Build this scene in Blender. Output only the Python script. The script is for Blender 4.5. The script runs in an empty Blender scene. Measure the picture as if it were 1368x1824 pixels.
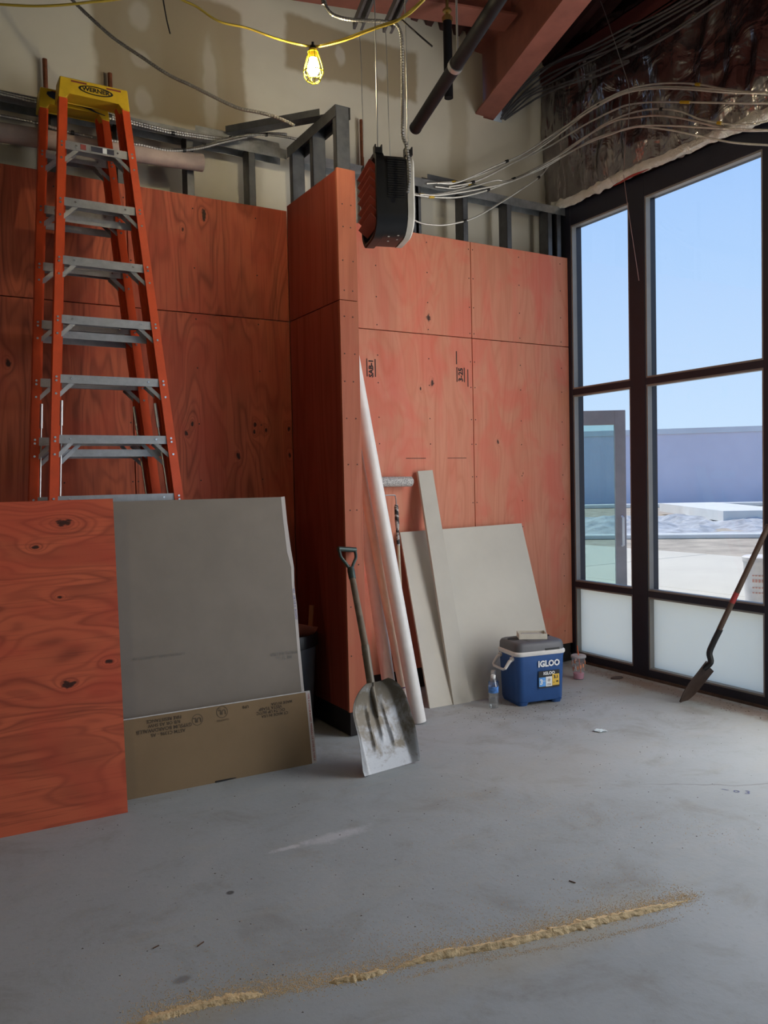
import bpy, bmesh, math, random
from mathutils import Vector, Matrix, noise
random.seed(7)
SC = bpy.context.scene
COL = SC.collection
V = Vector

# ---------------------------------------------------------------- camera
cam_d = bpy.data.cameras.new('camera'); cam = bpy.data.objects.new('camera', cam_d); COL.objects.link(cam)
cam_d.sensor_fit = 'AUTO'; cam_d.sensor_width = 36.0; cam_d.lens = 1425.6 / 1824 * 36.0
cam_d.clip_start = 0.05; cam_d.clip_end = 300
_yaw, _pitch, _roll = 0.537457, -0.0373286, -0.0222901
_f = V((math.sin(_yaw)*math.cos(_pitch), math.cos(_yaw)*math.cos(_pitch), math.sin(_pitch)))
_r = V((math.cos(_yaw), -math.sin(_yaw), 0)); _u = _r.cross(_f)
_r2 = _r*math.cos(_roll) + _u*math.sin(_roll); _u2 = -_r*math.sin(_roll) + _u*math.cos(_roll)
cam.matrix_world = Matrix(((_r2.x,_u2.x,-_f.x,0),(_r2.y,_u2.y,-_f.y,0),(_r2.z,_u2.z,-_f.z,1.4),(0,0,0,1)))
SC.camera = cam

# ---------------------------------------------------------------- sky, sun, exposure
SKY = 1.5
SC.cycles.transparent_max_bounces = 32
world = bpy.data.worlds.new('sky'); SC.world = world; world.use_nodes = True
wn = world.node_tree.nodes; wl = world.node_tree.links
bg = wn['Background']; bg.inputs['Strength'].default_value = SKY
tc = wn.new('ShaderNodeTexCoord'); sx = wn.new('ShaderNodeSeparateXYZ'); cr = wn.new('ShaderNodeValToRGB')
wl.new(tc.outputs['Generated'], sx.inputs[0]); wl.new(sx.outputs['Z'], cr.inputs[0]); wl.new(cr.outputs[0], bg.inputs['Color'])
e = cr.color_ramp.elements
e[0].position = 0.0; e[0].color = (0.60, 0.80, 1.0, 1)
e[1].position = 1.0; e[1].color = (0.20, 0.40, 0.90, 1)
x_ = cr.color_ramp.elements.new(0.10); x_.color = (0.53, 0.74, 1.0, 1)
x_ = cr.color_ramp.elements.new(0.45); x_.color = (0.30, 0.53, 0.98, 1)

def lamp(name, kind, loc, energy, color, size=0.1, rot=None):
    d = bpy.data.lights.new(name, kind); o = bpy.data.objects.new(name, d); COL.objects.link(o)
    o.location = loc; d.energy = energy; d.color = color
    if kind == 'SUN': d.angle = size
    elif kind == 'AREA': d.shape = 'RECTANGLE'; d.size = size[0]; d.size_y = size[1]
    else: d.shadow_soft_size = size
    if rot is not None: o.rotation_euler = V(rot).to_track_quat('-Z', 'Y').to_euler()
    return o
lamp('sun', 'SUN', (0, 0, 30), 5.2, (1.0, 0.93, 0.82), 0.009, rot=(0.06, -0.62, -1.0))
# added unseen fill lamps, standing in for daylight from the rest of the shop
lamp('storefront_side_fill', 'AREA', (4.25, 1.85, 1.70), 85, (1.0, 0.98, 0.95), (1.75, 3.0), rot=(-1, 0.25, -0.05))
lamp('rear_fill', 'AREA', (-0.5, -6.5, 1.9), 4, (1.0, 0.95, 0.88), (6.0, 3.0), rot=(0.2, 1, -0.02))
SC.view_settings.view_transform = 'Standard'; SC.view_settings.look = 'None'
SC.view_settings.exposure = 0.0; SC.view_settings.gamma = 1.0; SC.view_settings.use_curve_mapping = False
BULB = 430.0
GLASS_T = 0.84

# ---------------------------------------------------------------- material helpers
class NT:
    def __init__(s, name):
        s.m = bpy.data.materials.new(name); s.m.use_nodes = True
        s.t = s.m.node_tree; s.n = s.t.nodes; s.b = s.n['Principled BSDF']; s.l = s.t.links
        s.out = s.n['Material Output']
    def link(s, a, b): s.l.new(a, b)
    def coord(s):
        return s.n.new('ShaderNodeTexCoord').outputs['Object']
    def val(s, sock, v):
        if hasattr(v, 'is_output'): s.link(v, sock)
        else: sock.default_value = v
    def math(s, op, a, b=0.0, c=None, clamp=False):
        n = s.n.new('ShaderNodeMath'); n.operation = op; n.use_clamp = clamp
        s.val(n.inputs[0], a); s.val(n.inputs[1], b)
        if c is not None: s.val(n.inputs[2], c)
        return n.outputs[0]
    def vmath(s, op, a, b):
        n = s.n.new('ShaderNodeVectorMath'); n.operation = op
        s.val(n.inputs[0], a); s.val(n.inputs[1], b)
        return n.outputs['Value'] if op in ('LENGTH', 'DOT_PRODUCT', 'DISTANCE') else n.outputs[0]
    def noise(s, vec, scale, detail=2, rough=0.5, dist=0.0):
        n = s.n.new('ShaderNodeTexNoise'); s.link(vec, n.inputs['Vector'])
        n.inputs['Scale'].default_value = scale; n.inputs['Detail'].default_value = detail
        n.inputs['Roughness'].default_value = rough; n.inputs['Distortion'].default_value = dist
        return n.outputs['Fac']
    def ramp(s, fac, stops):
        n = s.n.new('ShaderNodeValToRGB'); s.link(fac, n.inputs[0]); el = n.color_ramp.elements
        while len(el) < len(stops): el.new(0.5)
        for k, (p, c) in enumerate(stops):
            el[k].position = p; el[k].color = tuple(c) + (1,) if len(c) == 3 else c
        return n.outputs[0]
    def step(s, fac, a, b):
        n = s.n.new('ShaderNodeMapRange'); n.interpolation_type = 'SMOOTHSTEP'
        s.link(fac, n.inputs[0]); n.inputs[1].default_value = a; n.inputs[2].default_value = b
        return n.outputs[0]
    def mix(s, fac, a, b, mode='MIX'):
        n = s.n.new('ShaderNodeMix'); n.data_type = 'RGBA'; n.blend_type = mode
        s.val(n.inputs[0], fac)
        for i, v in ((6, a), (7, b)):
            if hasattr(v, 'is_output'): s.link(v, n.inputs[i])
            else: n.inputs[i].default_value = tuple(v) + (1,) if len(v) == 3 else v
        return n.outputs[2]
    def sep(s, vec):
        n = s.n.new('ShaderNodeSeparateXYZ'); s.link(vec, n.inputs[0]); return n.outputs
    def comb(s, x, y, z):
        n = s.n.new('ShaderNodeCombineXYZ'); s.val(n.inputs[0], x); s.val(n.inputs[1], y); s.val(n.inputs[2], z)
        return n.outputs[0]
    def bump(s, h, strength=0.3, dist=0.01):
        n = s.n.new('ShaderNodeBump'); n.inputs['Strength'].default_value = strength
        n.inputs['Distance'].default_value = dist; s.link(h, n.inputs['Height']); s.link(n.outputs[0], s.b.inputs['Normal'])
    def base(s, c): s.val(s.b.inputs['Base Color'], c if hasattr(c, 'is_output') else tuple(c) + (1,))
    def set(s, rough=0.5, metal=0.0, spec=None):
        s.val(s.b.inputs['Roughness'], rough); s.val(s.b.inputs['Metallic'], metal)
        if spec is not None: s.b.inputs['Specular IOR Level'].default_value = spec
        return s.m

def plain(name, c, rough=0.5, metal=0.0, var=0.12, scale=9.0, bump=0.0, bscale=60.0, spec=None):
    t = NT(name); p = t.coord()
    f = t.noise(p, scale, 4, 0.6)
    d = [max(0, v*(1-var)) for v in c]; l = [min(1, v*(1+var)) for v in c]
    t.base(t.ramp(f, [(0.3, d), (0.7, l)]))
    if bump: t.bump(t.noise(p, bscale, 3), bump, 0.004)
    return t.set(rough, metal, spec)

def plywood(name, light, dark, red, uv='xz', knots=(), freq=26.0, redk=0.5, contrast=1.0, stretch=0.45):
    """rotary-cut fir veneer: contour-line grain, fibres, stain patches and knots at given (u, v) places"""
    t = NT(name); p = t.coord(); s = t.sep(p)
    ax = {'x': s[0], 'y': s[1], 'z': s[2]}
    u, v = ax[uv[0]], ax[uv[1]]
    oi = t.n.new('ShaderNodeObjectInfo'); seed = t.math('MULTIPLY', oi.outputs['Random'], 40.0)
    vec = t.comb(t.math('MULTIPLY', u, 2.6), t.math('MULTIPLY', v, stretch), seed)
    field = t.noise(vec, 1.25, 2.5, 0.45, 0.35)
    core = None
    uvv = t.comb(u, v, 0.0)
    for (ku, kv, kr) in knots:
        d = t.vmath('SUBTRACT', uvv, (ku, kv, 0)); d = t.vmath('MULTIPLY', d, (1.0, 0.55 if uv[1] == 'z' else 0.55, 1))
        L = t.vmath('LENGTH', d, (0, 0, 0))
        w = t.math('DIVIDE', kr*1.3, t.math('ADD', L, kr*1.3))
        field = t.math('ADD', field, t.math('MULTIPLY', t.math('MULTIPLY', w, w), 0.30))
        nz = t.math('ADD', L, t.math('MULTIPLY', t.math('SUBTRACT', t.noise(t.vmath('MULTIPLY', uvv, (1, 0.5, 1)), 60, 2), 0.5), kr*1.4))
        c = t.math('SUBTRACT', 1.0, t.step(nz, kr*0.35, kr*0.75))
        core = c if core is None else t.math('MAXIMUM', core, c)
    rings = t.math('SINE', t.math('MULTIPLY', field, freq*2.2))
    rings = t.math('MULTIPLY', t.math('ADD', rings, 1.0), 0.5)
    thin = t.math('SINE', t.math('ADD', t.math('MULTIPLY', field, freq*5.2), t.math('MULTIPLY', t.noise(t.comb(t.math('MULTIPLY', u, 30.0), t.math('MULTIPLY', v, 8.0), seed), 1.0, 2), 1.6)))
    thin = t.math('POWER', t.math('MULTIPLY', t.math('ADD', thin, 1.0), 0.5), 3.0)
    rings = t.math('ADD', t.math('MULTIPLY', t.math('POWER', rings, 2.2), 0.50), t.math('MULTIPLY', thin, 0.55))
    fib = t.noise(t.comb(t.math('MULTIPLY', u, 95.0), t.math('MULTIPLY', v, 3.0), seed), 1.0, 3, 0.6)
    band = t.noise(t.comb(t.math('MULTIPLY', u, 9.0), t.math('MULTIPLY', v, 0.9), seed), 1.0, 2, 0.5)
    patch = t.noise(t.comb(t.math('MULTIPLY', u, 3.2), t.math('MULTIPLY', v, 2.0), t.math('ADD', seed, 5.0)), 1.0, 3, 0.6, 0.6)
    c = t.mix(t.math('MULTIPLY', rings, 0.62*contrast, clamp=True), light, dark)
    c = t.mix(t.math('MULTIPLY', t.step(fib, 0.5, 0.72), 0.42*contrast, clamp=True), c, dark)
    c = t.mix(t.math('MULTIPLY', t.step(band, 0.45, 0.7), 0.35, clamp=True), c, red)
    c = t.mix(t.math('MULTIPLY', t.step(patch, 0.46, 0.66), redk, clamp=True), c, red)
    if core is not None: c = t.mix(t.math('MULTIPLY', core, 0.93), c, (0.018, 0.008, 0.006))
    t.base(c)
    t.bump(t.math('ADD', fib, t.math('MULTIPLY', rings, 0.5)), 0.25, 0.002)
    return t.set(t.math('ADD', 0.55, t.math('MULTIPLY', rings, 0.15)), 0.0, 0.3)

# ---------------------------------------------------------------- geometry helpers
class MB:
    def __init__(s): s.bm = bmesh.new()
    def quadface(s, pts, mi=0):
        f = s.bm.faces.new([s.bm.verts.new(p) for p in pts]); f.material_index = mi; return f
    def box(s, lo, hi, mtx=None, bev=0.0, seg=1, mi=0):
        lo, hi = V(lo), V(hi)
        r = bmesh.ops.create_cube(s.bm, size=1.0)
        vs = r['verts']
        for v in vs: v.co = V([lo[i] + (v.co[i] + .5)*(hi[i]-lo[i]) for i in range(3)])
        fs = list({f for v in vs for f in v.link_faces})
        if bev:
            es = list({e for v in vs for e in v.link_edges})
            rb = bmesh.ops.bevel(s.bm, geom=es, offset=bev, segments=seg, affect='EDGES', profile=0.5)
            fs = list(set(rb['faces']) | {f for f in fs if f.is_valid})
            vs = list({v for f in fs for v in f.verts})
        for f in fs: f.material_index = mi
        if mtx is not None:
            for v in vs: v.co = mtx @ v.co
        return vs
    def beam(s, a, b, w, h, up=(0, 0, 1), bev=0.0, mi=0):
        """box of section w (sideways) x h (along up), from a to b"""
        a, b = V(a), V(b); d = (b-a); L = d.length; d.normalize()
        sd = d.cross(V(up)).normalized(); uu = sd.cross(d)
        m = Matrix(((d.x, sd.x, uu.x, a.x), (d.y, sd.y, uu.y, a.y), (d.z, sd.z, uu.z, a.z), (0, 0, 0, 1)))
        return s.box((0, -w/2, -h/2), (L, w/2, h/2), m, bev, mi=mi)
    def tube(s, pts, r, n=8, cap=True, mi=0):
        pts = [V(p) for p in pts]; rs = r if isinstance(r, (list, tuple)) else [r]*len(pts)
        rings = []; prev = None
        for i, p in enumerate(pts):
            d = (pts[min(i+1, len(pts)-1)] - pts[max(i-1, 0)]).normalized()
            if prev is None:
                a = V((0, 0, 1)) if abs(d.z) < .9 else V((1, 0, 0)); x = d.cross(a).normalized()
            else:
                x = (prev - d*prev.dot(d)); x = x.normalized() if x.length > 1e-6 else d.orthogonal().normalized()
            prev = x; y = d.cross(x)
            rings.append([s.bm.verts.new(p + (x*math.cos(2*math.pi*k/n) + y*math.sin(2*math.pi*k/n))*rs[i]) for k in range(n)])
        for a, b in zip(rings, rings[1:]):
            for k in range(n):
                f = s.bm.faces.new((a[k], a[(k+1) % n], b[(k+1) % n], b[k])); f.material_index = mi
        if cap:
            s.bm.faces.new(list(reversed(rings[0]))).material_index = mi; s.bm.faces.new(rings[-1]).material_index = mi
    def hollow(s, a, b, ro, ri, n=24, mi=0):
        """open-ended pipe with wall thickness"""
        a, b = V(a), V(b); d = (b-a).normalized(); x = d.orthogonal().normalized(); y = d.cross(x)
        R = []
        for p, r in ((a, ro), (b, ro), (b, ri), (a, ri)):
            R.append([s.bm.verts.new(p + (x*math.cos(2*math.pi*k/n) + y*math.sin(2*math.pi*k/n))*r) for k in range(n)])
        for i in range(4):
            A, B = R[i], R[(i+1) % 4]
            for k in range(n): s.bm.faces.new((A[k], A[(k+1) % n], B[(k+1) % n], B[k])).material_index = mi
    def lathe(s, prof, n=24, mtx=None, mi=0, close=True):
        R = []
        for (r, z) in prof:
            if r < 1e-6: R.append([s.bm.verts.new((0, 0, z))])
            else: R.append([s.bm.verts.new((r*math.cos(2*math.pi*k/n), r*math.sin(2*math.pi*k/n), z)) for k in range(n)])
        for A, B in zip(R, R[1:]):
            for k in range(n):
                k2 = (k+1) % n
                if len(A) == 1 and len(B) == 1: continue
                if len(A) == 1: f = s.bm.faces.new((A[0], B[k2], B[k]))
                elif len(B) == 1: f = s.bm.faces.new((A[k], A[k2], B[0]))
                else: f = s.bm.faces.new((A[k], A[k2], B[k2], B[k]))
                f.material_index = mi
        if mtx is not None:
            for ring in R:
                for v in ring: v.co = mtx @ v.co
    def prism(s, poly, off, mi=0):
        """closed polygon (3-D points) pushed along vector off"""
        off = V(off)
        A = [s.bm.verts.new(V(p)) for p in poly]; B = [s.bm.verts.new(V(p) + off) for p in poly]
        n = len(A)
        s.bm.faces.new(A).material_index = mi; s.bm.faces.new(list(reversed(B))).material_index = mi
        for k in range(n): s.bm.faces.new((A[k], B[k], B[(k+1) % n], A[(k+1) % n])).material_index = mi
    def grid(s, fn, nu, nv, mi=0):
        G = [[s.bm.verts.new(fn(i/nu, j/nv)) for j in range(nv+1)] for i in range(nu+1)]
        for i in range(nu):
            for j in range(nv):
                s.bm.faces.new((G[i][j], G[i+1][j], G[i+1][j+1], G[i][j+1])).material_index = mi
        return G
    def build(s, name, mat, parent=None, smooth=35, label=None):
        bmesh.ops.recalc_face_normals(s.bm, faces=s.bm.faces)
        me = bpy.data.meshes.new(name); s.bm.to_mesh(me); s.bm.free()
        for m in (mat if isinstance(mat, (list, tuple)) else [mat]): me.materials.append(m)
        if smooth:
            me.shade_smooth(); me.set_sharp_from_angle(angle=math.radians(smooth))
        o = bpy.data.objects.new(name, me); COL.objects.link(o)
        if parent is not None: adopt(o, parent)
        if label: o['label'] = label
        return o

def adopt(o, parent):
    o.parent = parent
    o.matrix_parent_inverse = Matrix.Translation(-parent.location) if parent.type == 'EMPTY' else Matrix.Identity(4)

def tag(o, label=None, cat=None, group=None, kind=None):
    if label: o['label'] = label
    if cat: o['category'] = cat
    if group: o['group'] = group
    if kind: o['kind'] = kind
    return o
def thing(name, label, cat, loc=(0, 0, 0), group=None):
    o = bpy.data.objects.new(name, None); COL.objects.link(o); o.location = loc; o.empty_display_size = 0.1
    return tag(o, label, cat, group)
def struct(name, loc=(0, 0, 0)):
    o = bpy.data.objects.new(name, None); COL.objects.link(o); o.location = loc; o['kind'] = 'structure'; return o

def spline(pts, n=8):
    P = [V(p) for p in pts]; P = [P[0]*2-P[1]] + P + [P[-1]*2-P[-2]]; out = []
    for i in range(1, len(P)-2):
        a, b, c, d = P[i-1:i+3]
        for k in range(n):
            t = k/n
            out.append(0.5*((2*b) + (c-a)*t + (2*a-5*b+4*c-d)*t*t + (3*b-a-3*c+d)*t**3))
    out.append(P[-2]); return out
def resample(pts, step):
    out = [pts[0]]; acc = 0
    for a, b in zip(pts, pts[1:]):
        L = (b-a).length; 
        if L < 1e-9: continue
        t = step-acc
        while t <= L:
            out.append(a + (b-a)*(t/L)); t += step
        acc = (acc + L) % step if L else acc
        acc = L-(t-step) if t-step >= 0 else acc
    out.append(pts[-1]); return out
def armored(name, pts, r, mat, parent=None, step=0.006):
    q = resample(spline(pts, 10), step)
    m = MB(); m.tube(q, [r*(1.0 if k % 2 else 0.80) for k in range(len(q))], 7); return m.build(name, mat, parent, smooth=0)
def wire(name, pts, r, mat, parent=None, n=6):
    m = MB(); m.tube(spline(pts, 6), r, n); return m.build(name, mat, parent, smooth=60)

def text(name, body, size, mat, parent, org, right, up, align='CENTER', off=0.0006, sx=1.0, bold=0.0):
    cu = bpy.data.curves.new(name, 'FONT'); cu.body = body; cu.size = size; cu.align_x = align; cu.align_y = 'CENTER'
    cu.offset = bold; cu.resolution_u = 2; cu.space_line = 0.9
    tmp = bpy.data.objects.new(name + '_tmp', cu); COL.objects.link(tmp)
    bpy.context.view_layer.update()
    me = bpy.data.meshes.new_from_object(tmp.evaluated_get(bpy.context.evaluated_depsgraph_get()))
    bpy.data.objects.remove(tmp); bpy.data.curves.remove(cu)
    me.materials.clear(); me.materials.append(mat)
    r, u = V(right).normalized(), V(up).normalized(); u = (u - r*u.dot(r)).normalized(); nrm = r.cross(u)
    for v in me.vertices: v.co = V(org) + r*v.co.x*sx + u*v.co.y + nrm*off
    o = bpy.data.objects.new(name, me); COL.objects.link(o)
    if parent is not None: adopt(o, parent)
    return o
def dupe(o, parent=None, delta=None):
    c = o.copy(); COL.objects.link(c)
    if parent is not None: c.parent = parent
    if delta is not None: c.location = o.location + V(delta)
    return c

# ---------------------------------------------------------------- materials
galv = plain('galvanized steel', (0.42, 0.44, 0.45), 0.38, 0.85, 0.25, 14, 0.05)
galv_dull = plain('dull galvanized steel', (0.11, 0.115, 0.125), 0.5, 0.6, 0.25, 12, 0.05)
alu = plain('ladder aluminium', (0.42, 0.42, 0.42), 0.40, 0.7, 0.12, 25, 0.06, 120)
steelwire = plain('steel wire', (0.45, 0.45, 0.44), 0.4, 0.8, 0.1)
armor = plain('armored cable aluminium', (0.66, 0.64, 0.58), 0.38, 0.6, 0.15, 20)
darkarmor = plain('dark armored cable', (0.30, 0.29, 0.27), 0.4, 0.7, 0.2, 20)
greycable = plain('grey cable jacket', (0.115, 0.115, 0.12), 0.45, 0.2, 0.2, 20)
black = plain('black plastic', (0.012, 0.012, 0.013), 0.42, 0, 0.2)
blackpaint = plain('black painted pipe', (0.006, 0.006, 0.008), 0.55, 0, 0.3, 20, 0.05, spec=0.2)
redprimer = plain('red oxide primer', (0.27, 0.092, 0.068), 0.6, 0, 0.18, 6, 0.06)
darkprimer = plain('dark red deck primer', (0.055, 0.018, 0.018), 0.6, 0, 0.25, 6)
bronze = plain('dark bronze anodized frame', (0.014, 0.016, 0.030), 0.5, 0.0, 0.12)
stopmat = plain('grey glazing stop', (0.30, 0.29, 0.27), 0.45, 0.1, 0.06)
yellowplastic = plain('yellow plastic', (0.62, 0.40, 0.02), 0.45, 0, 0.12, 14)
yellowcord = plain('yellow cord jacket', (0.55, 0.40, 0.05), 0.45, 0, 0.1)
orangerail = plain('orange fibreglass', (0.62, 0.075, 0.018), 0.42, 0, 0.12, 10)
copper = plain('weathered copper', (0.22, 0.075, 0.035), 0.5, 0.5, 0.3, 30)
whitepvc = plain('white pipe', (0.80, 0.77, 0.73), 0.4, 0, 0.07, 7, 0.02)
creampvc = plain('yellowed pipe', (0.74, 0.65, 0.53), 0.45, 0, 0.12, 5, 0.02)
rollpaper = plain('pinkish kraft roll', (0.42, 0.34, 0.30), 0.8, 0, 0.12, 12, 0.05)
whiteboard_m = plain('white faced board', (0.60, 0.565, 0.485), 0.7, 0, 0.05, 3, 0.02)
trimboard_m = plain('primed trim board', (0.52, 0.49, 0.42), 0.6, 0, 0.06, 5, 0.03)
greyboard_m = plain('grey gypsum paper', (0.235, 0.20, 0.165), 0.85, 0, 0.06, 5, 0.05, 200)
brownboard_m = plain('brown gypsum paper', (0.25, 0.165, 0.085), 0.85, 0, 0.07, 4, 0.05, 200)
gypsum = plain('gypsum edge', (0.62, 0.60, 0.58), 0.9, 0, 0.12, 40, 0.2, 150)
tape_m = plain('printed edge tape', (0.55, 0.50, 0.47), 0.8, 0, 0.05)
inkdark = plain('black stamp ink', (0.035, 0.022, 0.018), 0.8, 0, 0.3, 60)
inkbrown = plain('brown printed ink', (0.085, 0.060, 0.036), 0.8, 0, 0.3, 60)
inkgrey = plain('faded printed ink', (0.20, 0.185, 0.165), 0.8, 0, 0.2, 60)
inkred = plain('red edge print', (0.35, 0.10, 0.09), 0.8, 0, 0.2)
inkblue = plain('blue edge print', (0.12, 0.12, 0.32), 0.8, 0, 0.2)
inkpurple = plain('purple marker', (0.08, 0.03, 0.16), 0.7, 0, 0.2)
white_m = plain('white print', (0.80, 0.82, 0.82), 0.5, 0, 0.03)

LIGHT, DARK, RED = (0.60, 0.185, 0.098), (0.30, 0.070, 0.035), (0.62, 0.105, 0.058)
ply_right = plywood('salmon stained plywood', (0.66, 0.255, 0.150), (0.42, 0.115, 0.065), (0.68, 0.135, 0.085), 'xz',
    [(3.064, 2.50, .026), (3.085, 2.071, .022), (2.988, 2.022, .010), (3.642, 1.669, .015), (3.872, 1.442, .010)], 24, 0.55, 0.42)
ply_left = plywood('red stained plywood', (0.50, 0.115, 0.052), (0.14, 0.034, 0.021), (0.44, 0.066, 0.033), 'xz',
    [(1.525, 2.952, 0.026), (1.398, 2.854, 0.010), (1.421, 1.757, 0.014), (1.80, 1.76, 0.014), (1.795, 1.716, 0.012), (1.692, 1.574, 0.019), (1.383, 1.700, 0.016),
     (1.87, 1.73, 0.011), (2.02, 1.74, 0.014), (2.02, 1.58, 0.014), (0.47, 2.05, 0.019)], 26, 0.45, 1.0)
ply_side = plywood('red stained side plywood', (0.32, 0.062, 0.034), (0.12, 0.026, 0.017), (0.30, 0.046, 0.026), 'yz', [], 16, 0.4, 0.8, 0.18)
ply_end = plywood('stained plywood strip', (0.44, 0.135, 0.068), (0.24, 0.066, 0.037), (0.42, 0.09, 0.048), 'xz', [], 18, 0.4, 0.7, 0.25)
ply_loose = plywood('loose red plywood', (0.62, 0.130, 0.058), (0.17, 0.032, 0.018), (0.54, 0.072, 0.038), 'zx',
    [(1.255, .586, .028), (1.153, .470, .014), (.934, .553, .009), (.642, .737, .015), (.566, .569, .026)], 30, 0.4, 1.0, 0.7)

def floor_material():
    t = NT('grey concrete slab'); p = t.coord()
    big = t.noise(p, 0.55, 4, 0.55, 0.8); mid = t.noise(p, 3.4, 8, 0.68, 0.5); fine = t.noise(p, 38, 4, 0.6)
    streak = t.noise(t.vmath('MULTIPLY', p, (1.2, 7.0, 1)), 1.6, 3, 0.6, 1.2)
    c = t.ramp(big, [(0.3, (0.33, 0.355, 0.36)), (0.5, (0.395, 0.425, 0.435)), (0.7, (0.455, 0.49, 0.505))])
    c = t.mix(t.math('MULTIPLY', t.step(mid, 0.48, 0.72), 0.5), c, (0.25, 0.235, 0.20))
    c = t.mix(t.math('MULTIPLY', t.step(mid, 0.5, 0.25), 0.35), c, (0.47, 0.475, 0.47))
    c = t.mix(t.math('MULTIPLY', t.step(streak, 0.52, 0.72), 0.22), c, (0.44, 0.42, 0.36))
    c = t.mix(t.math('MULTIPLY', t.step(fine, 0.55, 0.8), 0.3), c, (0.22, 0.22, 0.215))
    def blob(x, y, rx, ry, col, k, soft=0.6, nz=0.5, base=None):
        d = t.vmath('SUBTRACT', p, (x, y, 0)); d = t.vmath('MULTIPLY', d, (1/rx, 1/ry, 0)); L = t.vmath('LENGTH', d, (0, 0, 0))
        L = t.math('ADD', L, t.math('MULTIPLY', t.math('SUBTRACT', t.noise(p, 9/max(rx, .05)*.25, 4, .7), .5), nz*2))
        m = t.math('SUBTRACT', 1.0, t.step(L, 1-soft, 1.0))
        return t.mix(t.math('MULTIPLY', m, k), base, col)
    c = blob(0.905, 2.609, .018, .016, (0.05, 0.05, 0.05), .85, .5, .15, c)
    c = blob(0.62, 2.22, .035, .025, (0.15, 0.14, 0.13), .6, .6, .3, c)
    c = blob(1.40, 2.80, .20, .05, (0.66, 0.66, 0.68), .55, .8, 1.1, c)       # chalky scuff
    c = blob(1.22, 2.81, .10, .022, (0.68, 0.68, 0.70), .6, .8, 1.0, c)
    c = blob(1.6, 1.80, .85, .16, (0.46, 0.37, 0.20), .30, .9, .7, c)         # dusted with sawdust
    c = blob(0.6, 2.03, .42, .11, (0.46, 0.37, 0.20), .30, .9, .7, c)
    c = blob(3.3, 3.75, .5, .30, (0.25, 0.21, 0.165), .55, .9, .8, c)         # damp dirt by the cooler
    c = blob(2.6, 2.9, .9, .5, (0.42, 0.38, 0.31), .25, .95, .9, c)
    c = blob(3.9, 3.7, .55, .16, (0.36, 0.30, 0.24), .4, .9, .9, c)
    c = blob(4.22, 3.35, .14, 1.6, (0.21, 0.13, 0.09), .75, .7, .5, c)        # dirt along the sill
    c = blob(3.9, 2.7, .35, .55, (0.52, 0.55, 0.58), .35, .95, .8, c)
    # hairline crack / cold joint
    s = t.sep(p); line = t.math('ADD', t.math('SUBTRACT', s[1], t.math('MULTIPLY', s[0], -0.62)), -4.24)
    line = t.math('ABSOLUTE', t.math('ADD', line, t.math('MULTIPLY', t.math('SUBTRACT', t.noise(p, 3, 3), .5), .22)))
    msk = t.math('MULTIPLY', t.math('SUBTRACT', 1.0, t.step(line, .003, .010)), t.step(s[0], 2.7, 3.0))
    c = t.mix(t.math('MULTIPLY', msk, .5), c, (0.17, 0.165, 0.15))
    t.base(c); t.bump(t.math('ADD', t.math('MULTIPLY', mid, 1.5), fine), 0.12, 0.006)
    return t.set(t.math('ADD', 0.52, t.math('MULTIPLY', mid, 0.25)), 0.0, 0.35)
floor_m = floor_material()

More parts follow.
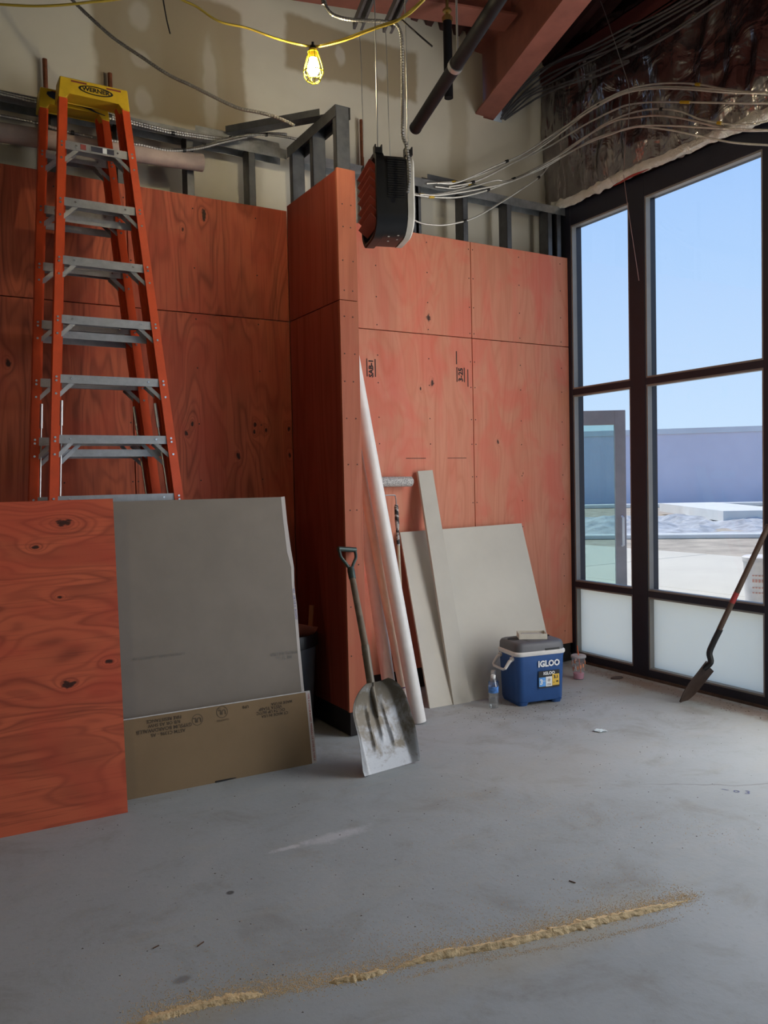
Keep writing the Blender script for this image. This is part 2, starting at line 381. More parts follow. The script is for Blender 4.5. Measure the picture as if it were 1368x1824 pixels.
def drywall_material():
    t = NT('taped drywall'); p = t.coord(); s = t.sep(p); n = t.noise(p, 1.4, 4, 0.6, 0.3)
    wob = t.math('MULTIPLY', t.math('SUBTRACT', t.noise(p, 3.5, 3, .6), .5), .10)
    X = t.math('ADD', s[0], wob); Z = t.math('ADD', s[2], wob)
    c = t.ramp(n, [(0.3, (0.56, 0.525, 0.43)), (0.7, (0.64, 0.605, 0.505))])
    def rect(x0, x1, z0, z1, col, k, soft, base):
        a = t.math('MULTIPLY', t.step(X, x0-soft, x0+soft), t.math('SUBTRACT', 1.0, t.step(X, x1-soft, x1+soft)))
        b = t.math('MULTIPLY', t.step(Z, z0-soft, z0+soft), t.math('SUBTRACT', 1.0, t.step(Z, z1-soft, z1+soft)))
        return t.mix(t.math('MULTIPLY', t.math('MULTIPLY', a, b), k), base, col)
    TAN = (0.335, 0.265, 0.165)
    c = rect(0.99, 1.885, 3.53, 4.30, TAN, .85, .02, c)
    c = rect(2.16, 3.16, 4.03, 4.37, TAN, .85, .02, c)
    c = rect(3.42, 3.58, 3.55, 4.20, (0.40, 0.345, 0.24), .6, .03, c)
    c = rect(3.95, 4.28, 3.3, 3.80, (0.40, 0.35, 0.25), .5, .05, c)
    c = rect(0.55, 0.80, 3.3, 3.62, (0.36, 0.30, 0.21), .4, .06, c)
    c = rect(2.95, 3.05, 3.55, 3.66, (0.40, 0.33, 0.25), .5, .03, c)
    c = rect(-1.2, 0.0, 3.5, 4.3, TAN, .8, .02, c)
    def oval(x, z, rx, rz, col, k, base):
        d = t.vmath('MULTIPLY', t.vmath('SUBTRACT', t.comb(X, 0.0, Z), (x, 0, z)), (1/rx, 0, 1/rz))
        m = t.math('SUBTRACT', 1.0, t.step(t.vmath('LENGTH', d, (0, 0, 0)), .55, 1.0)); return t.mix(t.math('MULTIPLY', m, k), base, col)
    MUD = (0.56, 0.53, 0.46)
    for (x, z, rx, rz) in [(1.26, 4.11, .075, .10), (1.26, 3.87, .07, .07), (1.265, 3.63, .06, .10), (1.66, 3.80, .055, .34), (2.87, 4.19, .06, .09), (2.55, 4.20, .05, .08)]:
        c = oval(x, z, rx, rz, MUD, .8, c)
    for (x, z, rx, rz) in [(1.67, 3.82, .11, .40), (1.26, 3.9, .16, .5)]:
        c = oval(x, z, rx, rz, (0.43, 0.38, 0.28), .35, c)
    t.base(c); t.bump(t.noise(p, 40, 3), 0.05, 0.004)
    return t.set(0.85, 0.0, 0.2)
drywall_m = drywall_material()

def foil_material():
    t = NT('foil faced insulation'); p = t.coord()
    n = t.noise(p, 3.2, 4, 0.6, 0.8)
    t.base(t.ramp(n, [(0.3, (0.24, 0.20, 0.21)), (0.7, (0.46, 0.44, 0.43))]))
    t.bump(t.math('ADD', t.noise(p, 5, 3, .5, 1.2), t.noise(t.vmath('MULTIPLY', p, (1, 9, 1)), 1.6, 2)), 0.5, 0.05)
    return t.set(0.24, 1.0)
foil_m = foil_material()

def glass_material(name, tint, gloss=0.03, haze=0.0):
    m = bpy.data.materials.new(name); m.use_nodes = True; n = m.node_tree.nodes; l = m.node_tree.links
    n.remove(n['Principled BSDF']); out = n['Material Output']
    tr = n.new('ShaderNodeBsdfTransparent'); tr.inputs[0].default_value = tuple(tint) + (1,)
    gl = n.new('ShaderNodeBsdfGlossy'); gl.inputs['Roughness'].default_value = 0.02
    lw = n.new('ShaderNodeLayerWeight'); lw.inputs[0].default_value = 0.5      # Schlick-like: the same from both sides of a pane
    pw = n.new('ShaderNodeMath'); pw.operation = 'POWER'; l.new(lw.outputs['Facing'], pw.inputs[0]); pw.inputs[1].default_value = 5.0
    fr = n.new('ShaderNodeMath'); fr.operation = 'MULTIPLY_ADD'; l.new(pw.outputs[0], fr.inputs[0]); fr.inputs[1].default_value = 0.6; fr.inputs[2].default_value = gloss
    mx = n.new('ShaderNodeMixShader'); l.new(fr.outputs[0], mx.inputs[0]); l.new(tr.outputs[0], mx.inputs[1]); l.new(gl.outputs[0], mx.inputs[2])
    if haze:
        df = n.new('ShaderNodeBsdfDiffuse'); df.inputs[0].default_value = (.85, .85, .88, 1); m2 = n.new('ShaderNodeMixShader'); m2.inputs[0].default_value = haze
        l.new(mx.outputs[0], m2.inputs[1]); l.new(df.outputs[0], m2.inputs[2]); mx = m2
    l.new(mx.outputs[0], out.inputs[0]); return m
glass_m = glass_material('tinted glazing', (GLASS_T, GLASS_T, GLASS_T))
doorglass_m = glass_material('greenish door glass', (0.72, 0.84, 0.82))
clearplastic = glass_material('clear plastic', (0.95, 0.96, 0.965), 0.10, 0.06)
water_m = glass_material('water', (0.95, 0.97, 0.975))
def film_material():
    m = bpy.data.materials.new('frosted protective film'); m.use_nodes = True; n = m.node_tree.nodes; l = m.node_tree.links
    n.remove(n['Principled BSDF']); out = n['Material Output']
    tl = n.new('ShaderNodeBsdfTranslucent'); tl.inputs[0].default_value = (0.94, 0.92, 0.84, 1)
    df = n.new('ShaderNodeBsdfDiffuse'); df.inputs[0].default_value = (0.62, 0.64, 0.62, 1)
    mx = n.new('ShaderNodeMixShader'); mx.inputs[0].default_value = 0.22
    l.new(tl.outputs[0], mx.inputs[1]); l.new(df.outputs[0], mx.inputs[2]); l.new(mx.outputs[0], out.inputs[0]); return m
film_m = film_material()
def emit(name, col, k):
    m = bpy.data.materials.new(name); m.use_nodes = True; b = m.node_tree.nodes['Principled BSDF']
    b.inputs['Base Color'].default_value = (1, 1, 1, 1); b.inputs['Emission Color'].default_value = tuple(col) + (1,)
    b.inputs['Emission Strength'].default_value = k; return m
bulb_m = emit('glowing bulb', (1.0, 0.84, 0.55), BULB)

# ---------------------------------------------------------------- setting: room
YW, XW, YD, ZT = 4.50, 4.34, 4.72, 3.055      # plywood face, storefront face, drywall face, plywood top
def deck_z(x, y): return 4.56 + .0595*((YD-y)*.966 + (3.75-x)*.251)

m = MB(); m.box((-6, -9, -.2), (4.47, 4.9, 0)); tag(m.build('floor', floor_m), kind='structure')
m = MB()
# drywall with the slot the rafter passes through
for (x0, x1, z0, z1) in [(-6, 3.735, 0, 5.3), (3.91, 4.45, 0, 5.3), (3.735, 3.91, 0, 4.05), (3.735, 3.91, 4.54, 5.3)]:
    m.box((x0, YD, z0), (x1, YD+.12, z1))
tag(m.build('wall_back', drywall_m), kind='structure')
m = MB(); m.box((-6.1, -9, 0), (-6, 4.9, 5.4)); tag(m.build('wall_left', drywall_m), kind='structure')

m = MB(); m.box((-6.1, -9.1, 0), (4.47, -9, 5.7)); tag(m.build('wall_front', drywall_m), kind='structure')

# partition: studs with stained plywood
part = struct('wall_partition')
G = .0025
def panel(x0, x1, z0, z1, mat): 
    m = MB(); m.box((x0+G, YW, z0+G), (x1-G, YW+.018, z1-G), bev=.0015); return m.build('plywood_panel', mat, part, smooth=0)
gap_fill_m = plain('dark gap filler', (.018, .014, .013), .9)  # added dark filler, keeps light from leaking under the plywood
m = MB(); m.box((-2.6, YW+.006, .008), (XW-.02, YW+.018, .145)); m.build('gap_filler', gap_fill_m, part, smooth=0)
for x0, x1 in [(-2.60, -1.38), (-1.38, -0.13), (-0.13, 1.09), (1.09, 2.045)]:
    panel(x0, x1, .138, 2.388, ply_left); panel(x0, x1, 2.388, ZT, ply_left)
for x0, x1 in [(2.155, 3.427), (3.427, XW)]:
    panel(x0, x1, .138, 2.388, ply_right); panel(x0, x1, 2.388, ZT, ply_right)
Y0, Y1, TW = YW+.02, YW+.112, .0018
def stud(x, z0=.04, z1=3.40, parent=part, flip=1):
    m = MB(); b = .041*flip                      # C stud: web, two flanges, lips
    a, c = sorted((x, x+TW*flip)); m.box((a, Y0, z0), (c, Y1, z1))
    a, c = sorted((x, x+b))
    m.box((a, Y0, z0), (c, Y0+TW, z1)); m.box((a, Y1-TW, z0), (c, Y1, z1))
    a, c = sorted((x+b-TW*flip, x+b)); m.box((a, Y0, z0), (c, Y0+.009, z1)); m.box((a, Y1-.009, z0), (c, Y1, z1))
    return m.build('stud', galv_dull, parent, smooth=0)
for x in (-2.4, -1.95, -1.5, -1.05, -.6, -.15, .30, .72, 1.055, 1.440, 1.815): stud(x)
for x, fl in ((2.975, 1), (3.035, -1), (3.385, 1), (3.775, 1), (4.165, 1), (4.295, -1)): stud(x, flip=fl)
def track(x0, x1, z, up, name='track'):
    m = MB(); m.box((x0, Y0-.004, z), (x1, Y1+.004, z+.002)); h = -.055 if up else .055
    for y in (Y0-.004, Y1+.002): m.box((x0, y, min(z, z+h)), (x1, y+.002, max(z, z+h)))
    return m.build(name, galv, part, smooth=0)
track(-2.6, 2.06, 3.425, True, 'top_track'); track(2.16, 4.335, 3.425, True, 'top_track')
track(-2.6, 4.335, .006, False, 'bottom_track')
m = MB(); m.box((1.50, 4.53, 3.428), (2.02, 4.60, 3.432)); m.box((1.50, 4.53, 3.432), (2.02, 4.532, 3.465)); m.box((1.50, 4.598, 3.432), (2.02, 4.60, 3.465))
tag(m.build('track_offcut', galv), 'short galvanized channel offcut lying on the long wall track beside the stub studs', 'offcut')
m = MB(); m.box((3.10, 4.53, 3.43), (3.62, 4.532, 3.47)); m.box((3.10, 4.53, 3.43), (3.62, 4.60, 3.433)); m.box((3.10, 4.598, 3.43), (3.62, 4.6, 3.47))
tag(m.build('track_offcut', galv_dull), 'dark channel offcut on the wall track under the swooping cables', 'offcut')
# plywood screws, too small to tell apart
m = MB()
def screws(xs, zs):
    for x in xs:
        for z in zs:
            m.box((x-.0035, YW-.0012, z-.0035), (x+.0035, YW+.001, z+.0035))
screws((2.66, 3.06, 3.41, 3.445, 3.86, 4.26), [.25+.2*k+random.uniform(-.03, .03) for k in range(11)] + [2.42, 2.6, 2.8, 3.0])
screws((.3, .72, 1.075, 1.105, 1.46, 1.84), [.25+.3*k+random.uniform(-.03, .03) for k in range(10)])
o = m.build('screw', inkdark, part, smooth=0); o['kind'] = 'stuff'
# stamps on the right panels
for (x, z, b, sz) in [(2.609, 2.136, 'SAB-1', .046), (3.325, 2.13, '3-25', .052)]:
    text('stamp', b, sz, inkdark, part, (x, YW-.001, z), (0, 0, 1), (-1, 0, 0), bold=.002)
m = MB()
for (x, z, L) in [(2.578, 2.14, .115), (2.640, 2.14, .115), (3.292, 2.13, .10), (3.355, 2.13, .10), (3.385, 2.11, .12), (3.290, 2.245, .09)]:
    m.box((x-.0035, YW-.0012, z-L/2), (x+.0035, YW, z+L/2))
for (x0, x1, z) in [(2.86, 3.02, 1.555), (3.20, 3.36, 1.555)]: m.box((x0, YW-.0008, z-.002), (x1, YW, z+.002))
m.build('stamp_rule', inkdark, part, smooth=0)

# stub wall projecting from the partition
stub = struct('wall_stub')
SX0, SX1, SY = 2.045, 2.155, 3.845
for z0, z1 in ((.138, 2.388), (2.388, ZT+.03)):
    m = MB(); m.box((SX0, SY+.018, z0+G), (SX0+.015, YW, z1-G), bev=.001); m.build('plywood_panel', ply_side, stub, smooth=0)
    m = MB(); m.box((SX1-.012, SY+.018, z0+G), (SX1, YW, z1-G), bev=.001); m.build('plywood_panel', ply_right, stub, smooth=0)
m = MB(); m.box((SX0+.006, SY+.006, .008), (SX1-.006, YW, .145)); m.build('gap_filler', gap_fill_m, stub, smooth=0)  # added filler, blocks light under the stub
m = MB(); m.box((SX0-.002, SY, 2.39), (SX1+.002, SY+.018, ZT+.035), bev=.001); m.build('plywood_panel', ply_end, stub, smooth=0)
m = MB(); m.box((SX0-.002, SY, .138), (SX1+.002, SY+.018, 2.386), bev=.001); m.build('plywood_panel', ply_end, stub, smooth=0)
m = MB()
for z in (.45, .72, .95, 1.25, 1.5, 1.75, 1.95, 2.1, 2.3, 2.44, 2.6, 2.78, 2.9):
    for x in (SX0+.025+random.uniform(-.008, .01), SX1-.03+random.uniform(-.01, .01)):
        m.box((x-.003, SY-.002, z-.003), (x+.003, SY, z+.003))
o = m.build('screw', inkdark, stub, smooth=0); o['kind'] = 'stuff'
def sstud(y, z1, w=.04):
    m = MB(); a, b = SX0+.016, SX1-.014
    m.box((a, y, .04), (b, y+TW, z1)); m.box((a, y, .04), (a+TW, y+w, z1)); m.box((b-TW, y, .04), (b, y+w, z1))
    return m.build('stud', galv_dull, stub, smooth=0)
for y in (3.87, 4.16, 4.44): sstud(y, 3.43)
m = MB(); a, b = SX0+.010, SX1-.008
m.box((a, 3.865, 3.43), (b, 4.50, 3.432)); m.box((a, 3.865, 3.37), (a+.002, 4.50, 3.432)); m.box((b-.002, 3.865, 3.37), (b, 4.50, 3.432))
m.build('top_track', galv_dull, stub, smooth=0)
m = MB(); m.box((a, 3.865, .004), (b, 4.50, .006)); m.box((a, 3.865, .004), (a+.002, 4.5, .06)); m.box((b-.002, 3.865, .004), (b, 4.5, .06)); m.box((a, 3.865, .004), (b, 3.867, .06))
m.build('bottom_track', galv_dull, stub, smooth=0)
# loose channel lying from the stub framing down to the long track
m = MB(); A, B = V((2.085, 4.08, 3.449)), V((1.70, 4.53, 3.449))
m.beam(A, B, .075, .003); d = (B-A).normalized(); sd = d.cross(V((0, 0, 1)))
for k in (-1, 1): m.beam(A+sd*.036*k-V((0, 0, -.018)), B+sd*.036*k-V((0, 0, -.018)), .003, .038)
tag(m.build('loose_channel', galv_dull), 'dark steel channel laid diagonally from stub framing to the long wall track', 'channel')

# ---------------------------------------------------------------- setting: storefront glazing
win = struct('window_1')
XB = XW+.114
def fr(name, lo, hi, mat=bronze, parent=win): m = MB(); m.box(lo, hi, bev=.002); return m.build(name, mat, parent, smooth=0)
ZH = 3.285                                        # underside of the head
muls = [(3.775, 3.91), (2.765, 2.905), (1.66, 1.73), (.66, .73), (-.34, -.27), (-1.34, -1.27), (-2.34, -2.27), (-3.34, -3.27), (-4.34, -4.27)]
fr('jamb', (XW, 4.47, 0), (XB, 4.72, 3.43))
for a, b in muls: fr('mullion', (XW, a, 0), (XB, b, 3.43))
edges = [4.47] + [v for a, b in muls for v in (b, a)]
bays = [(edges[i+1], edges[i]) for i in range(0, len(edges)-1, 2)]
GX = XW+.048
for i, (a, b) in enumerate(bays):
    fr('head', (XW, a, ZH), (XB, b, 3.43)); fr('sill', (XW, a, 0), (XB, b, .068))
    fr('transom', (XW, a, .572), (XB, b, .614)); fr('transom', (XW, a, 2.022), (XB, b, 2.066))
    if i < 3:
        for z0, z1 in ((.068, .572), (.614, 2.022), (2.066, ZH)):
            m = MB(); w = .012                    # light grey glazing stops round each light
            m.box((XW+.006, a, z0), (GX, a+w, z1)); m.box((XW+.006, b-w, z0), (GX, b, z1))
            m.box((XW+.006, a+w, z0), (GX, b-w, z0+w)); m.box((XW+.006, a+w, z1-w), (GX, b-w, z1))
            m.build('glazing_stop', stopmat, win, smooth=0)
            m = MB(); m.box((GX, a+.004, z0+.003), (GX+.006, b-.004, z1-.003)); m.build('pane', film_m if z0 < .1 else glass_m, win, smooth=0)
# dirt-stained strip at the foot
m = MB(); m.box((XW-.006, 2.0, 0), (XW, 4.47, .018)); m.build('sill_flashing', plain('dirty flashing', (.10, .065, .05), .8, 0, .4, 12), win, smooth=0)

# foil-faced wall above the storefront
def foil(u, v):
    y = 4.715 - u*5.4; z = 3.435 + v*1.35
    q = V((y*2.3, z*2.3, 3.1)); a = noise.noise(q)*.035 + noise.noise(q*3.1)*.016
    r = abs(noise.noise(V((y*5.0+z*1.2, z*1.6, 9))))*.055 + abs(noise.noise(V((y*9, z*7, 4))))*.014
    k = min(1, v*7)
    return (4.335 - (.035+a-r)*k - .004, y, z)
wr = struct('wall_right')
m = MB(); m.box((4.36, -9, 3.43), (4.47, 4.9, 5.4)); m.build('backing', darkprimer, wr, smooth=0)
m = MB(); m.grid(foil, 270, 66); m.build('foil_facing', foil_m, wr, smooth=60)
def roll(u, v):
    y = 4.60 - u*5.2; a = v*math.pi*1.75 - .5
    r = .032 + noise.noise(V((y*6, a, 1)))*.018 + noise.noise(V((y*19, a*2.3, 5)))*.014
    return (4.305 + math.cos(a)*r*.75 - .012, y, 3.452 + math.sin(a)*r + noise.noise(V((y*2.2, 0, 2)))*.014)
m = MB(); m.grid(roll, 420, 12)
foil_painted_lit = NT('crumpled foil painted lit'); foil_painted_lit.base((0.93, 0.91, 0.82)); foil_painted_lit.bump(foil_painted_lit.noise(foil_painted_lit.coord(), 34, 4, .6, 1.8), .9, .02)  # outdoor light on the foil edge is painted in as a paler base
m.build('foil_edge', foil_painted_lit.set(.3, .15), wr, smooth=60)
m = MB()
def tear(u, v): return (4.27+.004*math.sin(u*9), 3.98-u*.32, 3.405+.05*(u*u)*.3+v*.018*math.sin(math.pi*min(1, .08+u*.92)))
m.grid(tear, 10, 1); m.build('red_tear_strip', plain('red strip', (.42, .05, .045), .5), wr)

# ---------------------------------------------------------------- setting: roof steel
ceil = struct('ceiling')
m = MB(); nx = 90                                  # ribbed deck
prof = []
for i in range(nx):
    x = -6+i*.12; prof += [(x, 0), (x+.05, 0), (x+.065, .05), (x+.105, .05)]
prev = None
for (x, dz) in prof:
    a = m.bm.verts.new((x + 1.2, 5.2, deck_z(x, 5.2)+dz)); b = m.bm.verts.new((x - 2.4, -9, deck_z(x, -9)+dz))
    if prev: m.bm.faces.new((prev[0], a, b, prev[1]))
    prev = (a, b)
m.build('roof_deck', darkprimer, ceil, smooth=0)
m = MB(); m.quadface([(-6.5, 5.2, 5.6), (6.5, 5.2, 5.6), (6.5, -9.2, 5.75), (-6.5, -9.2, 5.75)]); m.build('roof_membrane', darkprimer, ceil, smooth=0)
DB = V((.251, .966, -.0595)).normalized(); DP = V((.968, -.25, 0)).normalized()
def ibeam(name, a, b, w, h, tf, tw, mat):
    """I-section; a, b are the centre of the underside of the bottom flange"""
    m = MB(); U = V((0, 0, 1))
    m.beam(V(a)+U*tf/2, V(b)+U*tf/2, w, tf); m.beam(V(a)+U*(h-tf/2), V(b)+U*(h-tf/2), w, tf); m.beam(V(a)+U*h/2, V(b)+U*h/2, tw, h-2*tf)
    return m.build(name, mat, smooth=0)
E0 = V((3.77, 4.80, 4.056)); t = ibeam('rafter_beam', E0+DB*.02, E0-DB*13, .165, .46, .014, .010, redprimer)
tag(t, 'tapered red steel rafter running out of a slot in the drywall', 'beam')
G1 = V((3.52, 4.17, 4.40)); t = ibeam('girder', G1+DP*.02, G1-DP*2.12, .20, .185, .014, .010, redprimer)
tag(t, 'red steel girder crossing overhead above the hanging heater', 'beam')
m = MB(); A, B = V((3.33, 3.15, 4.32)), V((4.05, 2.50, 4.50)); m.beam(A, B, .10, .010); m.beam(A+V((0, 0, .05)), B+V((0, 0, .05)), .010, .10)
tag(m.build('purlin_brace', redprimer), 'short red angle brace bolted to the side of the rafter', 'brace')
m = MB(); m.box((4.275, 2.2, 4.40), (4.30, 4.70, 4.407)); m.box((4.275, 2.2, 4.40), (4.281, 4.70, 4.52)); m.box((4.275, 2.2, 4.513), (4.3, 4.7, 4.52))
tag(m.build('eave_channel', plain('dull maroon primer', (.12, .030, .030), .6), smooth=0), 'dull maroon eave channel behind the grey cable bundle', 'channel')

# ---------------------------------------------------------------- outdoors
DO, NO = V((.75, -.66, 0)), V((.66, .75, 0))      # along / away from the far boundary wall
def ext(n, d, z=0.0): return NO*n + DO*d + V((0, 0, z))
def slab(name, n0, n1, d0, d1, z0, z1, mat, kind='structure', bev=0.0):
    m = MB(); M4 = Matrix(((DO.x, NO.x, 0, 0), (DO.y, NO.y, 0, 0), (0, 0, 1, 0), (0, 0, 0, 1)))
    m.box((d0, n0, z0), (d1, n1, z1), M4, bev); return tag(m.build(name, mat, smooth=0), kind=kind)
dirt_m = plain('sandy dirt', (.40, .345, .265), .95, 0, .28, 1.6, .3, 8)
walk_m = plain('sunlit sidewalk concrete', (.62, .57, .46), .85, 0, .05, .7, .03)
kerb_m = plain('pale kerb concrete', (.66, .66, .62), .85, 0, .06, 2)
asph_m = plain('grey stones', (.42, .43, .43), .95, 0, .3, 3, .3, 10)
fence_m = plain('lavender grey block wall', (.62, .62, .72), .9, 0, .05, .6)
coping_m = plain('pale coping', (.62, .66, .70), .85, 0, .05, 1)
m = MB(); m.quadface([(-80, -90, -.06), (90, -90, -.06), (90, 90, -.06), (-80, 90, -.06)]); tag(m.build('ground', dirt_m, smooth=0), kind='structure')
# sidewalk flags along the storefront
sw = struct('sidewalk_1')
k = 0
for (a, b) in [(-14, -9), (-9, -4.5), (-4.5, 0), (0, 4.6), (4.6, 9.4), (9.4, 14)]:
    for (c, d) in [(XB+.004, 8.35), (8.36, 12.4)]:
        m = MB(); m.box((c, a+.01, -.12), (d, b-.01, -.03), bev=.01); m.build('paving_slab', walk_m, sw, smooth=0)
slab('kerb_1', 19.3, 19.65, -40, 40, -.06, .05, kerb_m, bev=.02)
slab('kerb_2', 27.5, 28.1, -60, 60, -.06, .05, kerb_m, bev=.03)
slab('kerb_3', 38.6, 39.6, -70, 70, -.06, .12, kerb_m, bev=.03)
def rocks(u, v):
    q = ext(20.3 + u*6.8, -26+v*46); h = .10+.30*noise.noise(V((q.x*.35, q.y*.35, 2)))+.16*noise.noise(V((q.x*1.1, q.y*1.1, 7)))+.10*noise.noise(V((q.x*3.1, q.y*3.1, 1)))
    return q + V((0, 0, max(-.08, h*min(1, 6*u, 6*(1-u)))))
m = MB(); m.grid(rocks, 60, 200); tag(m.build('gravel', asph_m, smooth=0), 'grey broken gravel heaped in a strip beyond the kerb outside', 'gravel', kind='stuff')
m = MB(); M4 = Matrix(((DO.x, NO.x, 0, 0), (DO.y, NO.y, 0, 0), (0, 0, 1, 0), (0, 0, 0, 1)))
m.beam((25.3, 20.1, .22), (20.6, 13.9, .22), 2.0, .30); tag(m.build('concrete_slab', kerb_m, smooth=0), 'long pale concrete slab lying on the gravel outside the window', 'slab')
slab('wall_outside', 40.9, 41.3, -80, 80, -.06, 3.42, fence_m)
slab('trim_1', 40.85, 41.35, -80, 80, 3.42, 3.68, coping_m)

# open glass door standing outside
d_a, d_b = V((5.86, 6.92, 0)), V((6.894, 6.29, 0)); dd = (d_b-d_a).normalized(); dn = V((-dd.y, dd.x, 0))
door = thing('glass_door', 'open glazed metal door with pull handle standing outside beyond the narrow pane', 'door', d_a)
doorframe_m = plain('grey brown anodized door', (.30, .285, .30), .5, .2, .12, 6)
MD = Matrix(((dd.x, dn.x, 0, d_a.x), (dd.y, dn.y, 0, d_a.y), (0, 0, 1, -.03), (0, 0, 0, 1)))
DWID = (d_b-d_a).length
for nm, lo, hi in [('stile', (0, -.022, 0), (.12, .022, 2.17)), ('stile', (DWID-.12, -.022, 0), (DWID, .022, 2.17)), ('top_rail', (.12, -.022, 2.01), (DWID-.12, .022, 2.17)), ('bottom_rail', (.12, -.022, 0), (DWID-.12, .022, .22))]:
    m = MB(); m.box(lo, hi, MD, .003); m.build(nm, doorframe_m, door, smooth=0)
m = MB(); m.box((.12, -.005, .22), (DWID-.12, .005, 2.01), MD); m.build('pane', doorglass_m, door, smooth=0)
m = MB(); m.box((.12, -.07, 1.965), (.60, -.023, 2.03), MD, .006); m.build('closer', doorframe_m, door, smooth=0)
m = MB(); q = [MD @ V(p) for p in [(DWID-.05, -.022, .66), (DWID-.05, -.07, .67), (DWID-.05, -.07, .98), (DWID-.05, -.022, .99)]]; m.tube(q, .013, 8)
m.build('pull_handle', plain('pale pull handle', (.70, .70, .72), .4, .2), door)
m = MB(); m.box((.33, -.008, 1.42), (.47, -.006, 1.50), MD); m.build('tape_patch', plain('blue tape', (.16, .42, .75), .6), door, smooth=0)

bucket = thing('bucket', 'white lidded pail with red print on the sidewalk behind the spade handle', 'bucket', (7.30, 4.93, -.03))
MT = Matrix.Translation((7.30, 4.93, -.03))
bk_m = plain('white pail plastic', (.78, .74, .70), .5)
m = MB(); m.lathe([(0, 0), (.135, 0), (.155, .54), (.160, .55), (.160, .57), (.150, .58)], 32, MT); m.build('pail', bk_m, bucket)
m = MB(); m.lathe([(.165, .56), (.168, .60), (.15, .612), (0, .605)], 32, MT); m.build('lid', bk_m, bucket)
m = MB()
for z, h in ((.42, .012), (.36, .03), (.30, .012), (.25, .012)):
    for k in range(9):
        a = math.radians(190 + k*11); r = .1475+.03*(z-.3)
        m.box((-.009, -.001, 0), (.009, .001, h), MT @ Matrix.Rotation(a+math.pi/2, 4, 'Z') @ Matrix.Translation((0, -r-.003, z)))
m.build('red_print', plain('faded red print', (.70, .36, .28), .6), bucket, smooth=0)['kind'] = 'stuff'

# ---------------------------------------------------------------- step ladders
LY = lambda z, off=0.0: 3.80 + .12*z + off
x_lo = lambda z: .566 + .0756*(z-1.354)
x_li = lambda z: .603 + .0731*(z-1.352)
x_ro = lambda z: 1.193 - .0735*(z-1.349)
x_ri = lambda z: 1.148 - .0692*(z-1.350)
lad = thing('stepladder', 'orange fibreglass stepladder in front, folded, yellow cap with printed black oval', 'ladder', (.88, 3.8, 0), 'folded stepladders against the partition')
def rail(xo, xi, z0, z1, o0, o1, name):
    """C-section rail: front face and outer flange"""
    m = MB()
    P = lambda x, z, o: (x, LY(z, o), z)
    t = .006; sgn = 1 if xi(0) > xo(0) else -1
    for (fa, fb, a, b) in [(xo, xi, o0, o0+t), (xo, lambda z: xo(z)+sgn*t, o0+t, o1), (xo, xi, o1-t, o1)]:
        q = [P(fa(z0), z0, a), P(fb(z0), z0, a), P(fb(z0), z0, b), P(fa(z0), z0, b)]
        r = [P(fa(z1), z1, a), P(fb(z1), z1, a), P(fb(z1), z1, b), P(fa(z1), z1, b)]
        A = [m.bm.verts.new(p) for p in q]; B = [m.bm.verts.new(p) for p in r]
        m.bm.faces.new(A); m.bm.faces.new(B[::-1])
        for k in range(4): m.bm.faces.new((A[k], B[k], B[(k+1) % 4], A[(k+1) % 4]))
    return m.build(name, orangerail, lad, smooth=0)
rail(x_lo, x_li, .02, 3.318, 0, .052, 'front_rail'); rail(x_ro, x_ri, .02, 3.318, 0, .052, 'front_rail')
rail(lambda z: x_lo(z)+.020, lambda z: x_li(z)+.016, .02, 3.36, .062, .086, 'rear_rail'); rail(lambda z: x_ro(z)-.020, lambda z: x_ri(z)-.016, .02, 3.36, .062, .086, 'rear_rail')
capxz = [(.721, 3.418), (1.044, 3.418), (1.050, 3.308), (1.013, 3.312), (.998, 3.340), (.759, 3.340), (.746, 3.312), (.708, 3.312)]
m = MB(); m.prism([(x, LY(z, -.004), z) for x, z in capxz], (0, .112, 0)); bmesh.ops.bevel(m.bm, geom=list(m.bm.edges), offset=.004, segments=1, affect='EDGES')
cap = m.build('top_cap', yellowplastic, lad, smooth=0)
def cpt(x, z, o=-.0045): return V((x, LY(z, o), z))
UPL = (0, .12, 1)
def oval(cx, cz, a, b, o, mat, name, parent):
    m = MB(); f = m.bm.faces.new([m.bm.verts.new(cpt(cx+a*math.cos(t), cz+b*math.sin(t), o)) for t in [2*math.pi*k/40 for k in range(40)]])
    return m.build(name, mat, parent, smooth=0)
oval(.888, 3.376, .083, .0235, -.0050, black, 'emblem_field', cap); oval(.888, 3.376, .072, .0175, -.0056, yellowplastic, 'emblem_oval', cap)
text('emblem_lettering', 'WERNER', .030, black, cap, cpt(.888, 3.3765, -.0058), (1, 0, 0), UPL, sx=1.08, bold=.0012)
for xa, xb in ((.772, .845), (.940, 1.010)):
    m = MB(); m.box((xa, LY(3.402, -.0052), 3.399), (xb, LY(3.402, .002), 3.407)); m.build('cap_slot', plain('dark red slot', (.22, .04, .02), .7), cap, smooth=0)  # flat dark red boxes in place of recesses
steps = [3.097, 2.811, 2.520, 2.230, 1.942, 1.655, 1.368, 1.08, .79, .50, .21]
rv = MB()
